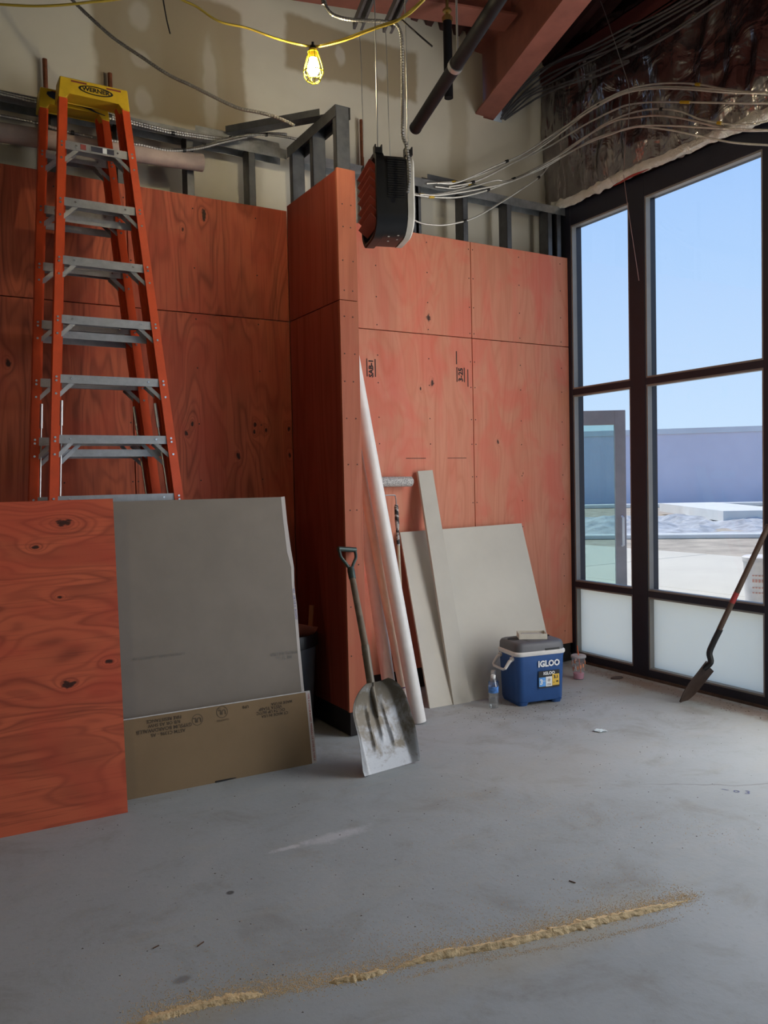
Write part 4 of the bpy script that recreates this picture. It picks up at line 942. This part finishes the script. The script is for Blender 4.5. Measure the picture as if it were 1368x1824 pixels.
# measured run lines of cables, cords and wires (metres)
PTS = {
 'cable_a': [(3.072,4.5,3.391),(3.21,4.5,3.422),(3.361,4.5,3.459),(3.613,4.5,3.572),(3.793,4.5,3.671),(4.025,4.5,3.8),(4.19,4.398,3.929),(4.19,4.152,3.966),(4.19,3.941,3.969),(4.19,3.759,3.952),(4.19,3.558,3.897),(4.19,3.356,3.817),(4.19,3.193,3.736),(4.19,3.051,3.653),(4.19,2.905,3.575),(4.19,2.768,3.512)],
 'cable_b': [(3.238,4.476,3.389),(3.479,4.476,3.471),(3.772,4.476,3.635),(4.04,4.476,3.794),(4.166,4.334,3.9),(4.166,4.093,3.937),(4.166,3.902,3.941),(4.166,3.735,3.926),(4.166,3.538,3.864),(4.166,3.337,3.781),(4.166,3.123,3.678),(4.166,2.948,3.591),(4.166,2.752,3.49)],
 'cable_c': [(2.92,4.488,3.303),(3.07,4.488,3.312),(3.256,4.488,3.361),(3.467,4.488,3.438),(3.651,4.488,3.508),(3.78,4.488,3.53),(4.067,4.488,3.681),(4.178,4.331,3.754),(4.178,4.143,3.778),(4.178,3.966,3.8),(4.178,3.735,3.783),(4.178,3.535,3.729),(4.178,3.348,3.64),(4.178,3.212,3.541),(4.178,3.082,3.467),(4.178,2.958,3.408),(4.178,2.839,3.367),(4.178,2.761,3.352)],
 'cable_d': [(2.904,4.464,3.283),(3.083,4.464,3.293),(3.301,4.464,3.326),(3.53,4.464,3.405),(3.759,4.464,3.509),(4.063,4.464,3.654),(4.154,4.249,3.72),(4.154,4.014,3.724),(4.154,3.747,3.68),(4.154,3.621,3.647),(4.154,3.4,3.541),(4.154,3.194,3.429),(4.154,3.003,3.324),(4.154,2.882,3.267),(4.154,2.746,3.21)],
 'cable_e': [(3.141,4.5,3.381),(3.33,4.5,3.406),(3.56,4.5,3.516),(3.792,4.5,3.649),(4.154,4.5,3.838),(4.19,4.154,3.875),(4.19,3.875,3.867),(4.19,3.745,3.847),(4.19,3.545,3.78),(4.19,3.22,3.644),(4.19,2.965,3.534),(4.19,2.768,3.453)],
 'cable_f': [(2.915,4.488,3.143),(3.004,4.488,3.119),(3.095,4.488,3.119),(3.22,4.488,3.137),(3.429,4.488,3.206),(3.647,4.488,3.33),(3.893,4.488,3.489),(4.075,4.488,3.615),(4.178,4.468,3.735),(4.178,4.273,3.773),(4.178,4.036,3.789),(4.178,3.865,3.785),(4.178,3.735,3.753),(4.178,3.535,3.689),(4.178,3.348,3.6),(4.178,3.146,3.482),(4.178,2.958,3.376),(4.178,2.761,3.299)],
 'cable_g': [(3.123,4.452,3.387),(3.295,4.452,3.422),(3.615,4.452,3.587),(3.857,4.452,3.711),(4.142,4.406,3.903),(4.142,4.141,3.918),(4.142,3.913,3.922),(4.142,3.725,3.904),(4.142,3.518,3.841),(4.142,3.277,3.736),(4.142,2.992,3.596),(4.142,2.736,3.482)],
 'cable_h': [(2.985,4.452,3.29),(3.199,4.452,3.325),(3.68,4.452,3.475),(3.961,4.452,3.609),(4.142,4.332,3.714),(4.142,4.073,3.712),(4.142,3.866,3.691),(4.142,3.736,3.679),(4.142,3.58,3.637),(4.142,3.32,3.532),(4.142,3.056,3.417),(4.142,2.737,3.285)],
 'wire_a': [(3.851,4.66,4.043),(4.01,4.66,4.216),(4.166,4.66,4.328),(4.26,4.533,4.391),(4.26,4.262,4.383),(4.26,4.037,4.361),(4.26,3.817,4.344),(4.26,3.801,4.346),(4.26,3.553,4.333),(4.26,3.337,4.328),(4.26,3.255,4.319)],
 'wire_b': [(3.87,4.66,4.047),(4.023,4.66,4.204),(4.179,4.66,4.316),(4.245,4.476,4.344),(4.245,4.235,4.331),(4.245,3.999,4.313),(4.245,3.804,4.317),(4.245,3.756,4.308),(4.245,3.496,4.295),(4.245,3.257,4.282),(4.245,3.177,4.274)],
 'wire_c': [(3.895,4.66,4.057),(4.035,4.66,4.183),(4.165,4.66,4.289),(4.23,4.461,4.286),(4.23,4.108,4.225),(4.23,3.792,4.188),(4.23,3.841,4.197),(4.23,3.589,4.183),(4.23,3.384,4.183),(4.23,3.115,4.205),(4.23,3.051,4.204)],
 'wire_d': [(3.888,4.66,4.046),(4.112,4.66,4.209),(4.215,4.629,4.277),(4.215,4.351,4.24),(4.215,4.033,4.17),(4.215,3.779,4.144),(4.215,3.894,4.192),(4.215,3.637,4.166),(4.215,3.401,4.159),(4.215,3.066,4.175),(4.215,3.004,4.18)],
 'wire_e': [(3.858,4.66,4.069),(3.947,4.66,4.202),(4.063,4.66,4.333),(4.2,4.608,4.458),(4.2,4.398,4.44),(4.2,4.138,4.393),(4.2,3.762,4.362),(4.2,3.653,4.337),(4.2,3.502,4.315),(4.2,3.331,4.308),(4.2,3.249,4.31)],
 'wire_f': [(3.864,4.66,4.06),(3.985,4.66,4.23),(4.115,4.66,4.355),(4.23,4.555,4.461),(4.23,4.362,4.44),(4.23,4.105,4.385),(4.23,3.79,4.349),(4.23,3.758,4.33),(4.23,3.587,4.318),(4.23,3.3,4.3),(4.23,3.219,4.303)],
 'wire_g': [(3.882,4.66,4.055),(4.062,4.66,4.266),(4.215,4.626,4.402),(4.215,4.348,4.374),(4.215,4.092,4.322),(4.215,3.777,4.262),(4.215,3.827,4.248),(4.215,3.575,4.238),(4.215,3.181,4.235),(4.215,3.104,4.238)],
 'conduit': [(0.806,4.346,3.89),(0.855,4.314,3.826),(0.89,4.291,3.785),(0.984,4.231,3.681),(1.102,4.156,3.581),(1.22,4.081,3.484),(1.316,4.022,3.428),(1.459,3.933,3.339),(1.531,3.889,3.303),(1.603,3.844,3.284),(1.675,3.8,3.259),(1.728,3.768,3.232),(1.757,3.75,3.212)],
 'run_a': [(0.331,4.47,3.404),(0.48,4.47,3.397),(0.636,4.47,3.393),(0.882,4.47,3.392),(1.113,4.47,3.385),(1.327,4.47,3.378),(1.486,4.47,3.385),(1.652,4.47,3.399),(1.79,4.47,3.439),(1.914,4.47,3.477),(2.041,4.47,3.499)],
 'run_b': [(0.33,4.46,3.389),(0.479,4.46,3.382),(0.634,4.46,3.377),(0.88,4.46,3.376),(1.11,4.46,3.369),(1.323,4.46,3.361),(1.482,4.46,3.368),(1.614,4.46,3.375)],
 'run_c': [(1.161,4.44,3.252),(1.283,4.44,3.257),(1.409,4.44,3.278),(1.54,4.44,3.328),(1.64,4.44,3.376),(1.778,4.44,3.429),(1.918,4.44,3.46),(2.045,4.44,3.469),(2.155,4.44,3.467)],
 'run_d': [(0.372,4.43,3.256),(0.472,4.43,3.261),(0.626,4.43,3.26),(0.787,4.43,3.247),(0.954,4.43,3.243),(1.159,4.43,3.251),(1.311,4.43,3.25),(1.47,4.43,3.289),(1.619,4.43,3.352),(1.773,4.43,3.414)],
 'cord_left': [(0.251,3.783,3.421),(0.409,3.687,3.403),(0.528,3.616,3.393),(0.628,3.557,3.395),(0.727,3.498,3.404),(0.807,3.451,3.411),(0.888,3.403,3.427)],
 'cord_a': [(1.048,3.547,3.577),(1.128,3.529,3.542),(1.187,3.516,3.523),(1.281,3.494,3.474),(1.402,3.465,3.463),(1.525,3.435,3.436),(1.626,3.411,3.424),(1.679,3.398,3.422)],
 'cord_b': [(1.706,3.382,3.421),(1.727,3.355,3.419),(1.79,3.28,3.425),(1.86,3.195,3.44),(1.945,3.09,3.453),(1.965,3.065,3.458),(1.995,3.028,3.48),(2.032,2.983,3.516),(2.07,2.937,3.563)],
 'cord_c': [(1.706,3.382,3.418),(1.727,3.355,3.414),(1.793,3.275,3.416),(1.868,3.184,3.432),(1.95,3.083,3.446),(1.965,3.065,3.453),(1.998,3.024,3.471),(2.038,2.975,3.513),(2.078,2.927,3.559)],
 'bulb': [(1.693,3.39,3.427)],
 'heater_cable': [(1.703,3.299,3.635),(1.71,3.293,3.585),(1.717,3.287,3.549),(1.744,3.27,3.515),(1.809,3.23,3.493),(1.928,3.158,3.482),(1.978,3.128,3.471),(1.998,3.115,3.437),(2.003,3.109,3.374),(1.998,3.104,3.196),(1.958,3.049,2.992),(1.958,3.047,2.934),(1.969,3.038,2.887),(1.975,3.032,2.816),(1.974,3.029,2.742),(1.966,3.032,2.684)],
 'tail_a': [(1.965,3.065,3.461),(2.023,3.028,3.397),(2.085,2.989,3.331)],
 'tail_b': [(1.133,3.854,3.75),(1.146,3.841,3.63),(1.159,3.829,3.55)],
 'rod_a': [(1.89,3.163,3.593),(1.886,3.154,3.34),(1.876,3.15,3.113),(1.869,3.145,2.896)],
 'rod_b': [(1.962,3.06,3.56),(1.959,3.051,3.311),(1.954,3.044,3.087),(1.948,3.038,2.868)],
 'rod_c': [(2.235,3.901,3.872),(2.238,3.894,3.742),(2.234,3.885,3.496),(2.23,3.874,3.187)],
 'rod_d': [(2.36,3.827,3.875),(2.36,3.818,3.677),(2.356,3.81,3.431),(2.355,3.8,3.184)],
 'hang': [(4.15,3.977,4.657),(4.15,3.909,4.482),(4.15,3.815,4.217),(4.15,3.732,3.981),(4.15,3.723,3.923)],
 'hang2': [(4.15,3.723,3.923),(4.15,3.72,3.814),(4.15,3.731,3.674)],
 'dangle': [(4.27,3.859,3.728),(4.27,3.876,3.529),(4.27,3.874,3.378),(4.27,3.761,2.711)],
 'dust_a': [(0.964,1.979,0.0),(1.016,1.961,0.0),(1.072,1.946,0.0),(1.132,1.938,0.0)],
 'dust_b': [(1.14,1.936,0.0),(1.238,1.924,0.0),(1.326,1.907,0.0),(1.427,1.875,0.0),(1.516,1.852,0.0),(1.611,1.833,-0.0),(1.706,1.812,0.0),(1.828,1.789,0.0),(1.951,1.763,0.0),(2.078,1.737,-0.0),(2.176,1.723,0.0)],
 'dust_c': [(0.459,2.097,0.0),(0.529,2.088,0.0),(0.603,2.081,0.0),(0.69,2.063,0.0),(0.792,2.032,0.0)],
 'fine_a': [(1.171,1.879,0.0),(1.343,1.846,0.0),(1.512,1.796,0.0),(1.745,1.732,0.0),(2.023,1.669,0.0)],
}

# ---------------------------------------------------------------- overhead pipe, struts, rods
pe = V((2.593, 3.902, 3.429))
spk = thing('sprinkler_pipe', 'black sprinkler pipe sloping down with a capped end above the partition', 'pipe', pe)
m = MB(); m.tube([pe, pe-DB*7.5], .034, 18); m.build('pipe_run', blackpaint, spk)
m = MB(); m.tube([pe+DB*.004, pe-DB*.012], .036, 18); m.build('end_cap', blackpaint, spk)
m = MB(); q = pe-DB*.62; m.tube([q, q-DB*.03], .039, 18); m.build('coupling', galv, spk)
q = pe-DB*.66
m = MB(); m.tube([q+V((0, 0, .06)), q+V((0, 0, 1.3))], .0055, 8); m.tube([q+V((0, 0, -.03)), q+V((0, 0, .065))], .007, 8); m.build('hanger_rod', steelwire, spk)
rv0 = V((3.02, 4.16, 0)); rsr = thing('riser_pipe', 'short black upright pipe with brass nut hanging under the girder', 'pipe', (3.02, 4.16, 4.0))
m = MB(); m.tube([(3.02, 4.16, 3.80), (3.02, 4.16, 4.27)], .028, 16); m.build('pipe_run', blackpaint, rsr)
m = MB(); m.tube([(3.02, 4.16, 3.93), (3.02, 4.16, 3.955)], .031, 16); m.build('collar', galv, rsr)
m = MB(); m.tube([(3.02, 4.16, 4.27), (3.02, 4.16, 4.30)], .033, 6); m.tube([(3.02, 4.16, 4.30), (3.02, 4.16, 4.41)], .010, 10); m.tube([(3.02, 4.16, 4.33), (3.02, 4.16, 4.345)], .028, 6); m.build('brass_nut', plain('brass nut', (.45, .33, .12), .35, .9), rsr)

def strut(name, p, label):
    m = MB(); U = V((0, 0, 1)); sd = DB.cross(U).normalized(); q = p-DB*2.6; w = .026
    m.beam(p+U*.04, q+U*.04, .052, .003)
    for k in (-1, 1): m.beam(p+sd*w*k+U*.02, q+sd*w*k+U*.02, .003, .043); m.beam(p+sd*.019*k, q+sd*.019*k, .012, .003)
    return tag(m.build(name, galv_dull, smooth=0), label, 'channel', 'strut channels under the girder')
strut('strut_channel', V((2.225, 3.90, 3.885)), 'grey strut channel under the girder, closer to the caged bulb')
strut('strut_channel', V((2.375, 3.835, 3.875)), 'grey strut channel under the girder, closer to the black pipe')
def ext_up(k, z=4.75):
    p = PTS[k]; return [(p[0][0]+.02, p[0][1], z)] + p
for k, lab in (('rod_c', 'thin wire dropping from the strut end closer to the bulb'), ('rod_d', 'thin wire dropping from the strut end closer to the black pipe')):
    tag(wire('hanger_wire', PTS[k], .0022, steelwire), lab, 'wire')

# hanging unit heater
HN, HS, HZ = V((-.956, .289, 0)), V((-.289, -.956, 0)), V((0, 0, 1)); HC = V((1.992, 3.250, 2.705))
HM = Matrix(((HN.x, HS.x, 0, HC.x), (HN.y, HS.y, 0, HC.y), (0, 0, 1, HC.z), (0, 0, 0, 1)))
heat = thing('unit_heater', 'black ribbed unit heater with louvred front, hung from rods before the partition', 'heater', HC)
def hring(m, n0, hw, hz, r, n=6, bot=None):
    P = []
    for cy, cz, a0, rr in ((hw, -hz, -90, bot or r), (hw, hz, 0, r), (-hw, hz, 90, r), (-hw, -hz, 180, bot or r)):
        sy, sz = (1 if cy > 0 else -1), (1 if cz > 0 else -1)
        for k in range(n+1):
            a = math.radians(a0+90*k/n); P.append(m.bm.verts.new(HM @ V((n0, cy-sy*rr+rr*math.cos(a), cz-sz*rr+rr*math.sin(a)))))
    return P
def hloft(specs, name, mat, caps=True):
    m = MB(); R = [hring(m, *s) for s in specs]
    for a, b in zip(R, R[1:]):
        for k in range(len(a)): m.bm.faces.new((a[k], a[(k+1) % len(a)], b[(k+1) % len(a)], b[k]))
    if caps: m.bm.faces.new(R[0]); m.bm.faces.new(R[-1][::-1])
    return m.build(name, mat, heat, smooth=40)
hblack = plain('black heater casing', (.007, .007, .008), .42, 0, .2, 10)
hloft([(-.055, .150, .178, .05, 6, .09), (.050, .150, .178, .05, 6, .09)], 'casing', hblack)
hloft([(.050, .158, .188, .055, 6, .095), (.088, .158, .188, .055, 6, .095), (.092, .150, .180, .05, 6, .09), (.088, .140, .168, .045, 6, .08), (.064, .138, .166, .045, 6, .08)], 'front_frame', hblack, caps=False)
hloft([(-.058, .152, .182, .055, 6, .10), (-.085, .152, .182, .055, 6, .10), (-.092, .145, .175, .05, 6, .095)], 'back_panel', plain('cream heater back', (.62, .58, .50), .5))
slat_m = plain('louvre slat with painted red bounce', (.40, .115, .080), .5, .1, .15)  # red light off the plywood is painted into the slat colour
for k in range(7):
    z = .132 - k*.038 - (.012 if k > 3 else 0)
    m = MB(); m.box((-.030, -.128, -.002), (.030, .128, .002), HM @ Matrix.Translation((.090, 0, z)) @ Matrix.Rotation(math.radians(-40), 4, 'Y'), .0015); m.build('slat', slat_m, heat, smooth=0)
m = MB(); m.box((.052, -.13, -.155), (.060, .13, .15), HM); m.build('burner_panel', black, heat, smooth=0)
for k in range(17):
    z = .150-k*.0105
    m = MB(); m.box((-.045, .149, z-.003), (.035, .154, z+.003), HM); m.build('rib', hblack, heat, smooth=0)
for n0 in (.072, -.070):
    for w_ in (.125, -.125):
        m = MB(); m.box((n0-.017, w_-.02, .175), (n0+.017, w_+.02, .200), HM); m.box((n0-.017, w_-.02, .200), (n0-.012, w_+.02, .212), HM); m.box((n0+.012, w_-.02, .200), (n0+.017, w_+.02, .212), HM)
        m.build('bracket', hblack, heat, smooth=0)
m = MB()
for a, b in ((.005, .02), (-.03, .05), (.02, .09), (-.02, .11)): m.box((a-.004, b-.004, -.1800), (a+.004, b+.004, -.1775), HM)
m.build('speck', plain('pale dust speck', (.6, .58, .52), .8), heat, smooth=0)
for n0, z1 in ((.072, 4.7), (-.070, 4.7)):
    q = HM @ V((n0, .125, .200)); tag(wire('hanger_rod', [q, q+V((.004, .004, .5)), V((q.x-.004, q.y+.004, z1))], .0028, steelwire), 'thin rod holding the heater at its louvred front' if n0 > 0 else 'thin rod holding the heater at its cream back', 'rod')
tag(armored('heater_cable', [(1.70, 3.30, 4.4)] + PTS['heater_cable'], .0085, darkarmor), 'armored cable curving across and down the cream back of the heater', 'cable')

# ---------------------------------------------------------------- string lights
cage_m = plain('yellow cage plastic', (.40, .34, .008), .7, 0, .05, spec=0.1)
def cage_light(pos, label):
    b = thing('caged_bulb', label, 'lamp', pos, 'caged bulbs on the yellow cord'); T = Matrix.Translation(pos)
    m = MB(); m.lathe([(0, .014), (.006, .012), (.006, -.002), (.012, -.004), (.017, -.016), (.018, -.022), (0, -.022)], 16, T); m.build('hook_cap', black, b)
    m = MB(); m.lathe([(0, -.021), (.020, -.022), (.021, -.036), (.0185, -.062), (0, -.062)], 20, T); m.build('socket', yellowplastic, b)
    m = MB(); m.lathe([(0, -.060), (.014, -.060), (.018, -.075), (.0265, -.100), (.0265, -.118), (.018, -.134), (0, -.140)], 20, T); m.build('bulb', bulb_m, b)
    m = MB()
    prof = [(.021, -.030), (.029, -.055), (.041, -.095), (.0455, -.120), (.041, -.146), (.026, -.166), (.006, -.175)]
    for k in range(6):
        a = k*math.pi/3+.3; m.tube(spline([T @ V((r*math.cos(a), r*math.sin(a), z)) for r, z in prof], 4), .0024, 6)
    for r, z in ((.0455, -.124), (.030, -.162), (.023, -.034)):
        m.tube([T @ V((r*math.cos(t), r*math.sin(t), z)) for t in [2*math.pi*k/28 for k in range(29)]], .0024, 6, cap=False)
    m.build('cage', cage_m, b)
    return b
cage_light(V(PTS['bulb'][0]), 'lit bulb in a yellow cage hanging from the yellow cord')
cage_light(V((-.40, 1.55, 2.25)), 'lit caged bulb hanging far along the yellow cord, out of view beside the ladders')
cage_light(V((2.75, .9, 3.40)), 'lit caged bulb hanging further along the yellow cord, out of view near the glazing')
c = thing('light_cord', 'yellow cord swagging across the drywall and carrying the caged bulb', 'cord', PTS['bulb'][0])
for k, pts in (('cord_a', [(.78, 3.60, 3.90), (.97, 3.56, 3.66)] + PTS['cord_a'] + [PTS['bulb'][0]]), ('cord_b', [PTS['bulb'][0]] + PTS['cord_b'] + [(2.3, 2.2, 3.75), (2.75, .9, 3.42)]), ('cord_c', [PTS['bulb'][0]] + PTS['cord_c'] + [(2.31, 2.2, 3.76), (2.76, .9, 3.43)])):
    wire('cord_length', pts, .0050 if k == 'cord_a' else .0042, yellowcord, c)
tag(wire('light_cord.001', [(-.40, 1.55, 2.27), (-.35, 2.5, 2.9), (.0, 3.4, 3.38)] + PTS['cord_left'] + [(.97, 3.355, 3.47), (1.08, 3.29, 3.62)], .0050, yellowcord), 'yellow cord grazing the top corner above the ladders', 'cord')
tag(wire('cable_tail', PTS['tail_a'], .004, black), 'short black cable end sticking out where cord meets heater cable', 'cable')
tag(wire('cable_tail', PTS['tail_b'], .0035, black), 'short black wire end dangling from above over the tan drywall', 'wire')

# ---------------------------------------------------------------- armored cables
TOP, MID = 'armored cables on the foil wall, top strands', 'armored cables on the foil wall, middle strands'
for k, lab, gp_ in (('cable_a', 'armored cable in the topmost bundle arching over the foil wall', TOP), ('cable_b', 'armored cable in the topmost bundle arching over the foil wall', TOP), ('cable_g', 'armored cable in the topmost bundle arching over the foil wall', TOP),
                    ('cable_e', 'single armored cable between the topmost and lower bundles on the foil wall', None),
                    ('cable_c', 'armored cable in the lower bundle fanning out along the foil wall', MID), ('cable_d', 'armored cable in the lower bundle fanning out along the foil wall', MID), ('cable_h', 'armored cable in the lower bundle fanning out along the foil wall', MID),
                    ('cable_f', 'armored cable that droops lowest across the bare studs', None)):
    end = V(PTS[k][-1]); dr = (end-V(PTS[k][-2])).normalized(); run = PTS[k] + [tuple(end+dr*.12), tuple(end+V((dr.x, dr.y, dr.z*.7))*.26), tuple(end+V((0, -.48, dr.z*.30))), tuple(end+V((0, -1.0, dr.z*.34))), tuple(end+V((.01, -2.2, dr.z*.2)))]     # carries on along the wall past the view
    o = tag(armored('armored_cable', run, .0064, armor), lab, 'cable', gp_)
    q = spline(PTS[k], 10); n = len(q)
    for a in ({'cable_a': (.10, .78), 'cable_e': (.13, .78), 'cable_c': (.04, .82), 'cable_d': (.07,)}.get(k, ())):
        i = int(a*n); m = MB(); m.tube([q[i], q[i+1], q[i+2]], .0092, 10); m.build('yellow_tape', yellowplastic, o)
    for a in ({'cable_b': (.07, .45), 'cable_g': (.22,), 'cable_d': (.22,), 'cable_f': (.22, .40), 'cable_c': (.30, .66)}.get(k, ())):
        i = int(a*n); m = MB(); m.tube([q[i], q[i+1]], .0105, 10); m.build('cable_tie', black, o)
for k in 'abcdefg':
    tag(wire('grey_cable', PTS['wire_'+k], .0085 if k in 'adf' else .007, greycable), 'dull grey cable in the sagging bundle between rafter and foil wall', 'cable', 'grey cables beside the rafter')
tag(wire('hanging_wire', [(4.15, 3.99, 4.70)] + PTS['hang'] + PTS['hang2'][1:], .0028, steelwire), 'tie wire from the roof holding the armored cable bundles', 'wire')
tag(wire('hanging_wire', PTS['dangle'], .0022, plain('pinkish wire', (.35, .22, .20), .5)), 'thin loose wire dangling down across the window mullion', 'wire')
tag(armored('armored_cable', [(.62, 4.46, 4.30), (.74, 4.39, 4.02)] + PTS['conduit'], .0095, darkarmor, step=.007), 'dark armored cable sagging over the tan drywall to the stub framing', 'cable')
for k, lab in (('run_a', 'dark armored cable on the long track behind the ladders, upper of the pair'), ('run_b', 'dark armored cable on the long track behind the ladders, lower of the pair'),
               ('run_c', 'armored cable crossing up over the track end towards the stub framing'), ('run_d', 'dark armored cable running just above the paper roll')):
    o = tag(armored('armored_cable', PTS[k], .0085, darkarmor, step=.007), lab, 'cable')
    q = spline(PTS[k], 10)
    for a in (.35, .72):
        i = int(a*len(q)); m = MB(); m.tube([q[i], q[i+1]], .0115, 10); m.build('cable_tie', black, o)

# copper stubs and the long paper roll
for (x, z0, z1, lab) in [(.730, 3.40, 3.718, 'rusty brown pipe stub rising behind the rear ladder cap'), (1.070, 3.40, 3.723, 'rusty brown pipe stub rising behind the front ladder cap'), (2.687, 3.38, 3.804, 'brown pipe stub standing between stub framing and heater')]:
    m = MB(); m.tube([(x, 4.69, z0-.4), (x, 4.69, z1)], .0125, 12); tag(m.build('pipe_stub', copper), lab, 'pipe')
m = MB(); m.hollow((1.515, 4.472, 3.234), (-2.0, 4.472, 3.103), .048, .043, 28); tag(m.build('paper_roll', rollpaper), 'long pinkish paper roll lying along the studs above the red plywood', 'roll')

# ---------------------------------------------------------------- sawdust, crumbs and litter on the floor
saw_m = plain('sawdust', (.74, .55, .30), .95, 0, .2, 45, .6, 160)
def ridge(name, pts, w, h, label, seed):
    q = resample(spline(pts, 8), .005); n = len(q); m = MB()
    def fn(u, v):
        i = min(n-1, int(u*(n-1)+.5)); p = q[i]; d = (q[min(i+1, n-1)]-q[max(i-1, 0)]).normalized(); s = V((-d.y, d.x, 0)); t = v*2-1
        env = min(1, 9*u, 7*(1-u))*(.55+.6*abs(noise.noise(V((u*9, seed, 0))))+.25)
        far = 1.9 if t > 0 else 1.0
        off = t*w*env*far*(1+.55*noise.noise(V((u*60, t*2, seed)))+.3*noise.noise(V((u*230, t*3, seed))))
        hh = h*env*max(0, 1-abs(t))**(1.5 if t > 0 else .8)*(1+.28*noise.noise(V((u*60, t*2, seed+3)))+.16*noise.noise(V((u*300, t*6, seed+5))))
        return p + s*off + V((0, 0, max(0, hh)+.0012*(1-abs(t)) - .0006))
    m.grid(fn, n, 12)
    return tag(m.build(name, saw_m, smooth=60), label, 'sawdust', kind='stuff')
ridge('sawdust', PTS['dust_b'], .0175, .014, 'long thin ridge of tan sawdust slanting across the concrete floor', 3)
ridge('sawdust', PTS['dust_a'], .014, .010, 'short middle heap of tan sawdust at the end of the long ridge', 8)
ridge('sawdust', PTS['dust_c'], .018, .008, 'flat trailing spread of sawdust ending towards the loose plywood sheet', 12)
m = MB()
def crumb(x, y, s):
    z = s*.35; a = random.random()*6.3; P = []
    for k in range(3): P.append(m.bm.verts.new((x+s*math.cos(a+k*2.1)*random.uniform(.6, 1.2), y+s*math.sin(a+k*2.1)*random.uniform(.6, 1.2), .0003)))
    t = m.bm.verts.new((x, y, z+.0004)); 
    for k in range(3): m.bm.faces.new((P[k], P[(k+1) % 3], t))
line = resample(spline(PTS['dust_c']+PTS['dust_a']+PTS['dust_b'], 8), .02)
for k in range(19000):
    p = random.choice(line); r = abs(random.gauss(0, .026 if k % 4 else .09)); far = random.random()
    crumb(p.x+random.gauss(0, .03)+.20*r, p.y + (r*1.3 if far < .80 else -r*.45), random.uniform(.0013, .0030))
line2 = resample(spline(PTS['fine_a'], 8), .02)
for k in range(1500):
    p = random.choice(line2); crumb(p.x+random.gauss(0, .02), p.y+random.gauss(0, .006), random.uniform(.001, .0022))
for k in range(1500): crumb(random.uniform(.25, 2.4), random.uniform(2.0, 2.75), random.uniform(.0012, .0026))
for k in range(500):
    a = random.random(); crumb(2.0+a*.75+random.gauss(0, .05), 2.9-a*1.0+random.gauss(0, .08), random.uniform(.0014, .0030))
tag(m.build('sawdust_crumbs', saw_m, smooth=0), 'loose sawdust crumbs scattered around the ridges on the floor', 'sawdust', kind='stuff')
m = MB(); 
for k in range(420): crumb(random.uniform(.4, 4.1), random.uniform(1.9, 4.2), random.uniform(.002, .005))
for k in range(260): crumb(random.gauss(3.2, .3), random.gauss(3.72, .16), random.uniform(.002, .006))
for k in range(200): crumb(random.uniform(4.12, 4.31), random.uniform(2.6, 4.3), random.uniform(.002, .007))
tag(m.build('floor_debris', plain('dark grit', (.14, .11, .08), .9, 0, .4), smooth=0), 'dark grit and chips scattered over the concrete floor', 'debris', kind='stuff')
m = MB(); m.grid(lambda u, v: (3.205+u*.055+.006*math.sin(v*5), 3.125+v*.05+.006*math.sin(u*4), .004+.012*abs(noise.noise(V((u*3, v*3, 1))))), 8, 8)
tag(m.build('plastic_scrap', plain('pale plastic scrap', (.62, .72, .74), .4), smooth=30), 'small pale plastic scrap lying in front of the cooler', 'scrap')
for (x, y, a, L, lab) in [(.72, 2.36, .5, .040, 'small dark wood splinter on the floor near the sawdust spread'), (1.93, 2.02, 1.9, .035, 'dark nail lying beyond the far end of sawdust ridge'), (.60, 2.42, .3, .03, 'reddish chip on the floor close to the plywood sheet')]:
    m = MB(); d = V((math.cos(a), math.sin(a), 0))*L/2; m.beam(V((x, y, .002))-d*.7, V((x, y, .002))+d*.7, .0026, .0026); tag(m.build('splinter', plain('dark splinter', (.10, .045, .02), .7), smooth=0), lab, 'splinter')
text('floor_marking', '~ o 3', .055, plain('faint blue chalk', (.13, .15, .28), .8), None, (3.10, 2.215, .0006), (.55, -.84, 0), (.84, .55, 0))
bpy.data.objects['floor_marking']['kind'] = 'structure'
m = MB(); m.lathe([(0, .006), (.028, .006), (.030, .003), (.030, 0)], 20, Matrix.Translation((4.20, 3.93, 0)) @ Matrix.Diagonal((1.8, 1, 1, 1))); tag(m.build('putty_lump', plain('dark lump', (.08, .055, .05), .8)), 'flat dark lump on the floor at the foot of the window mullion', 'debris')
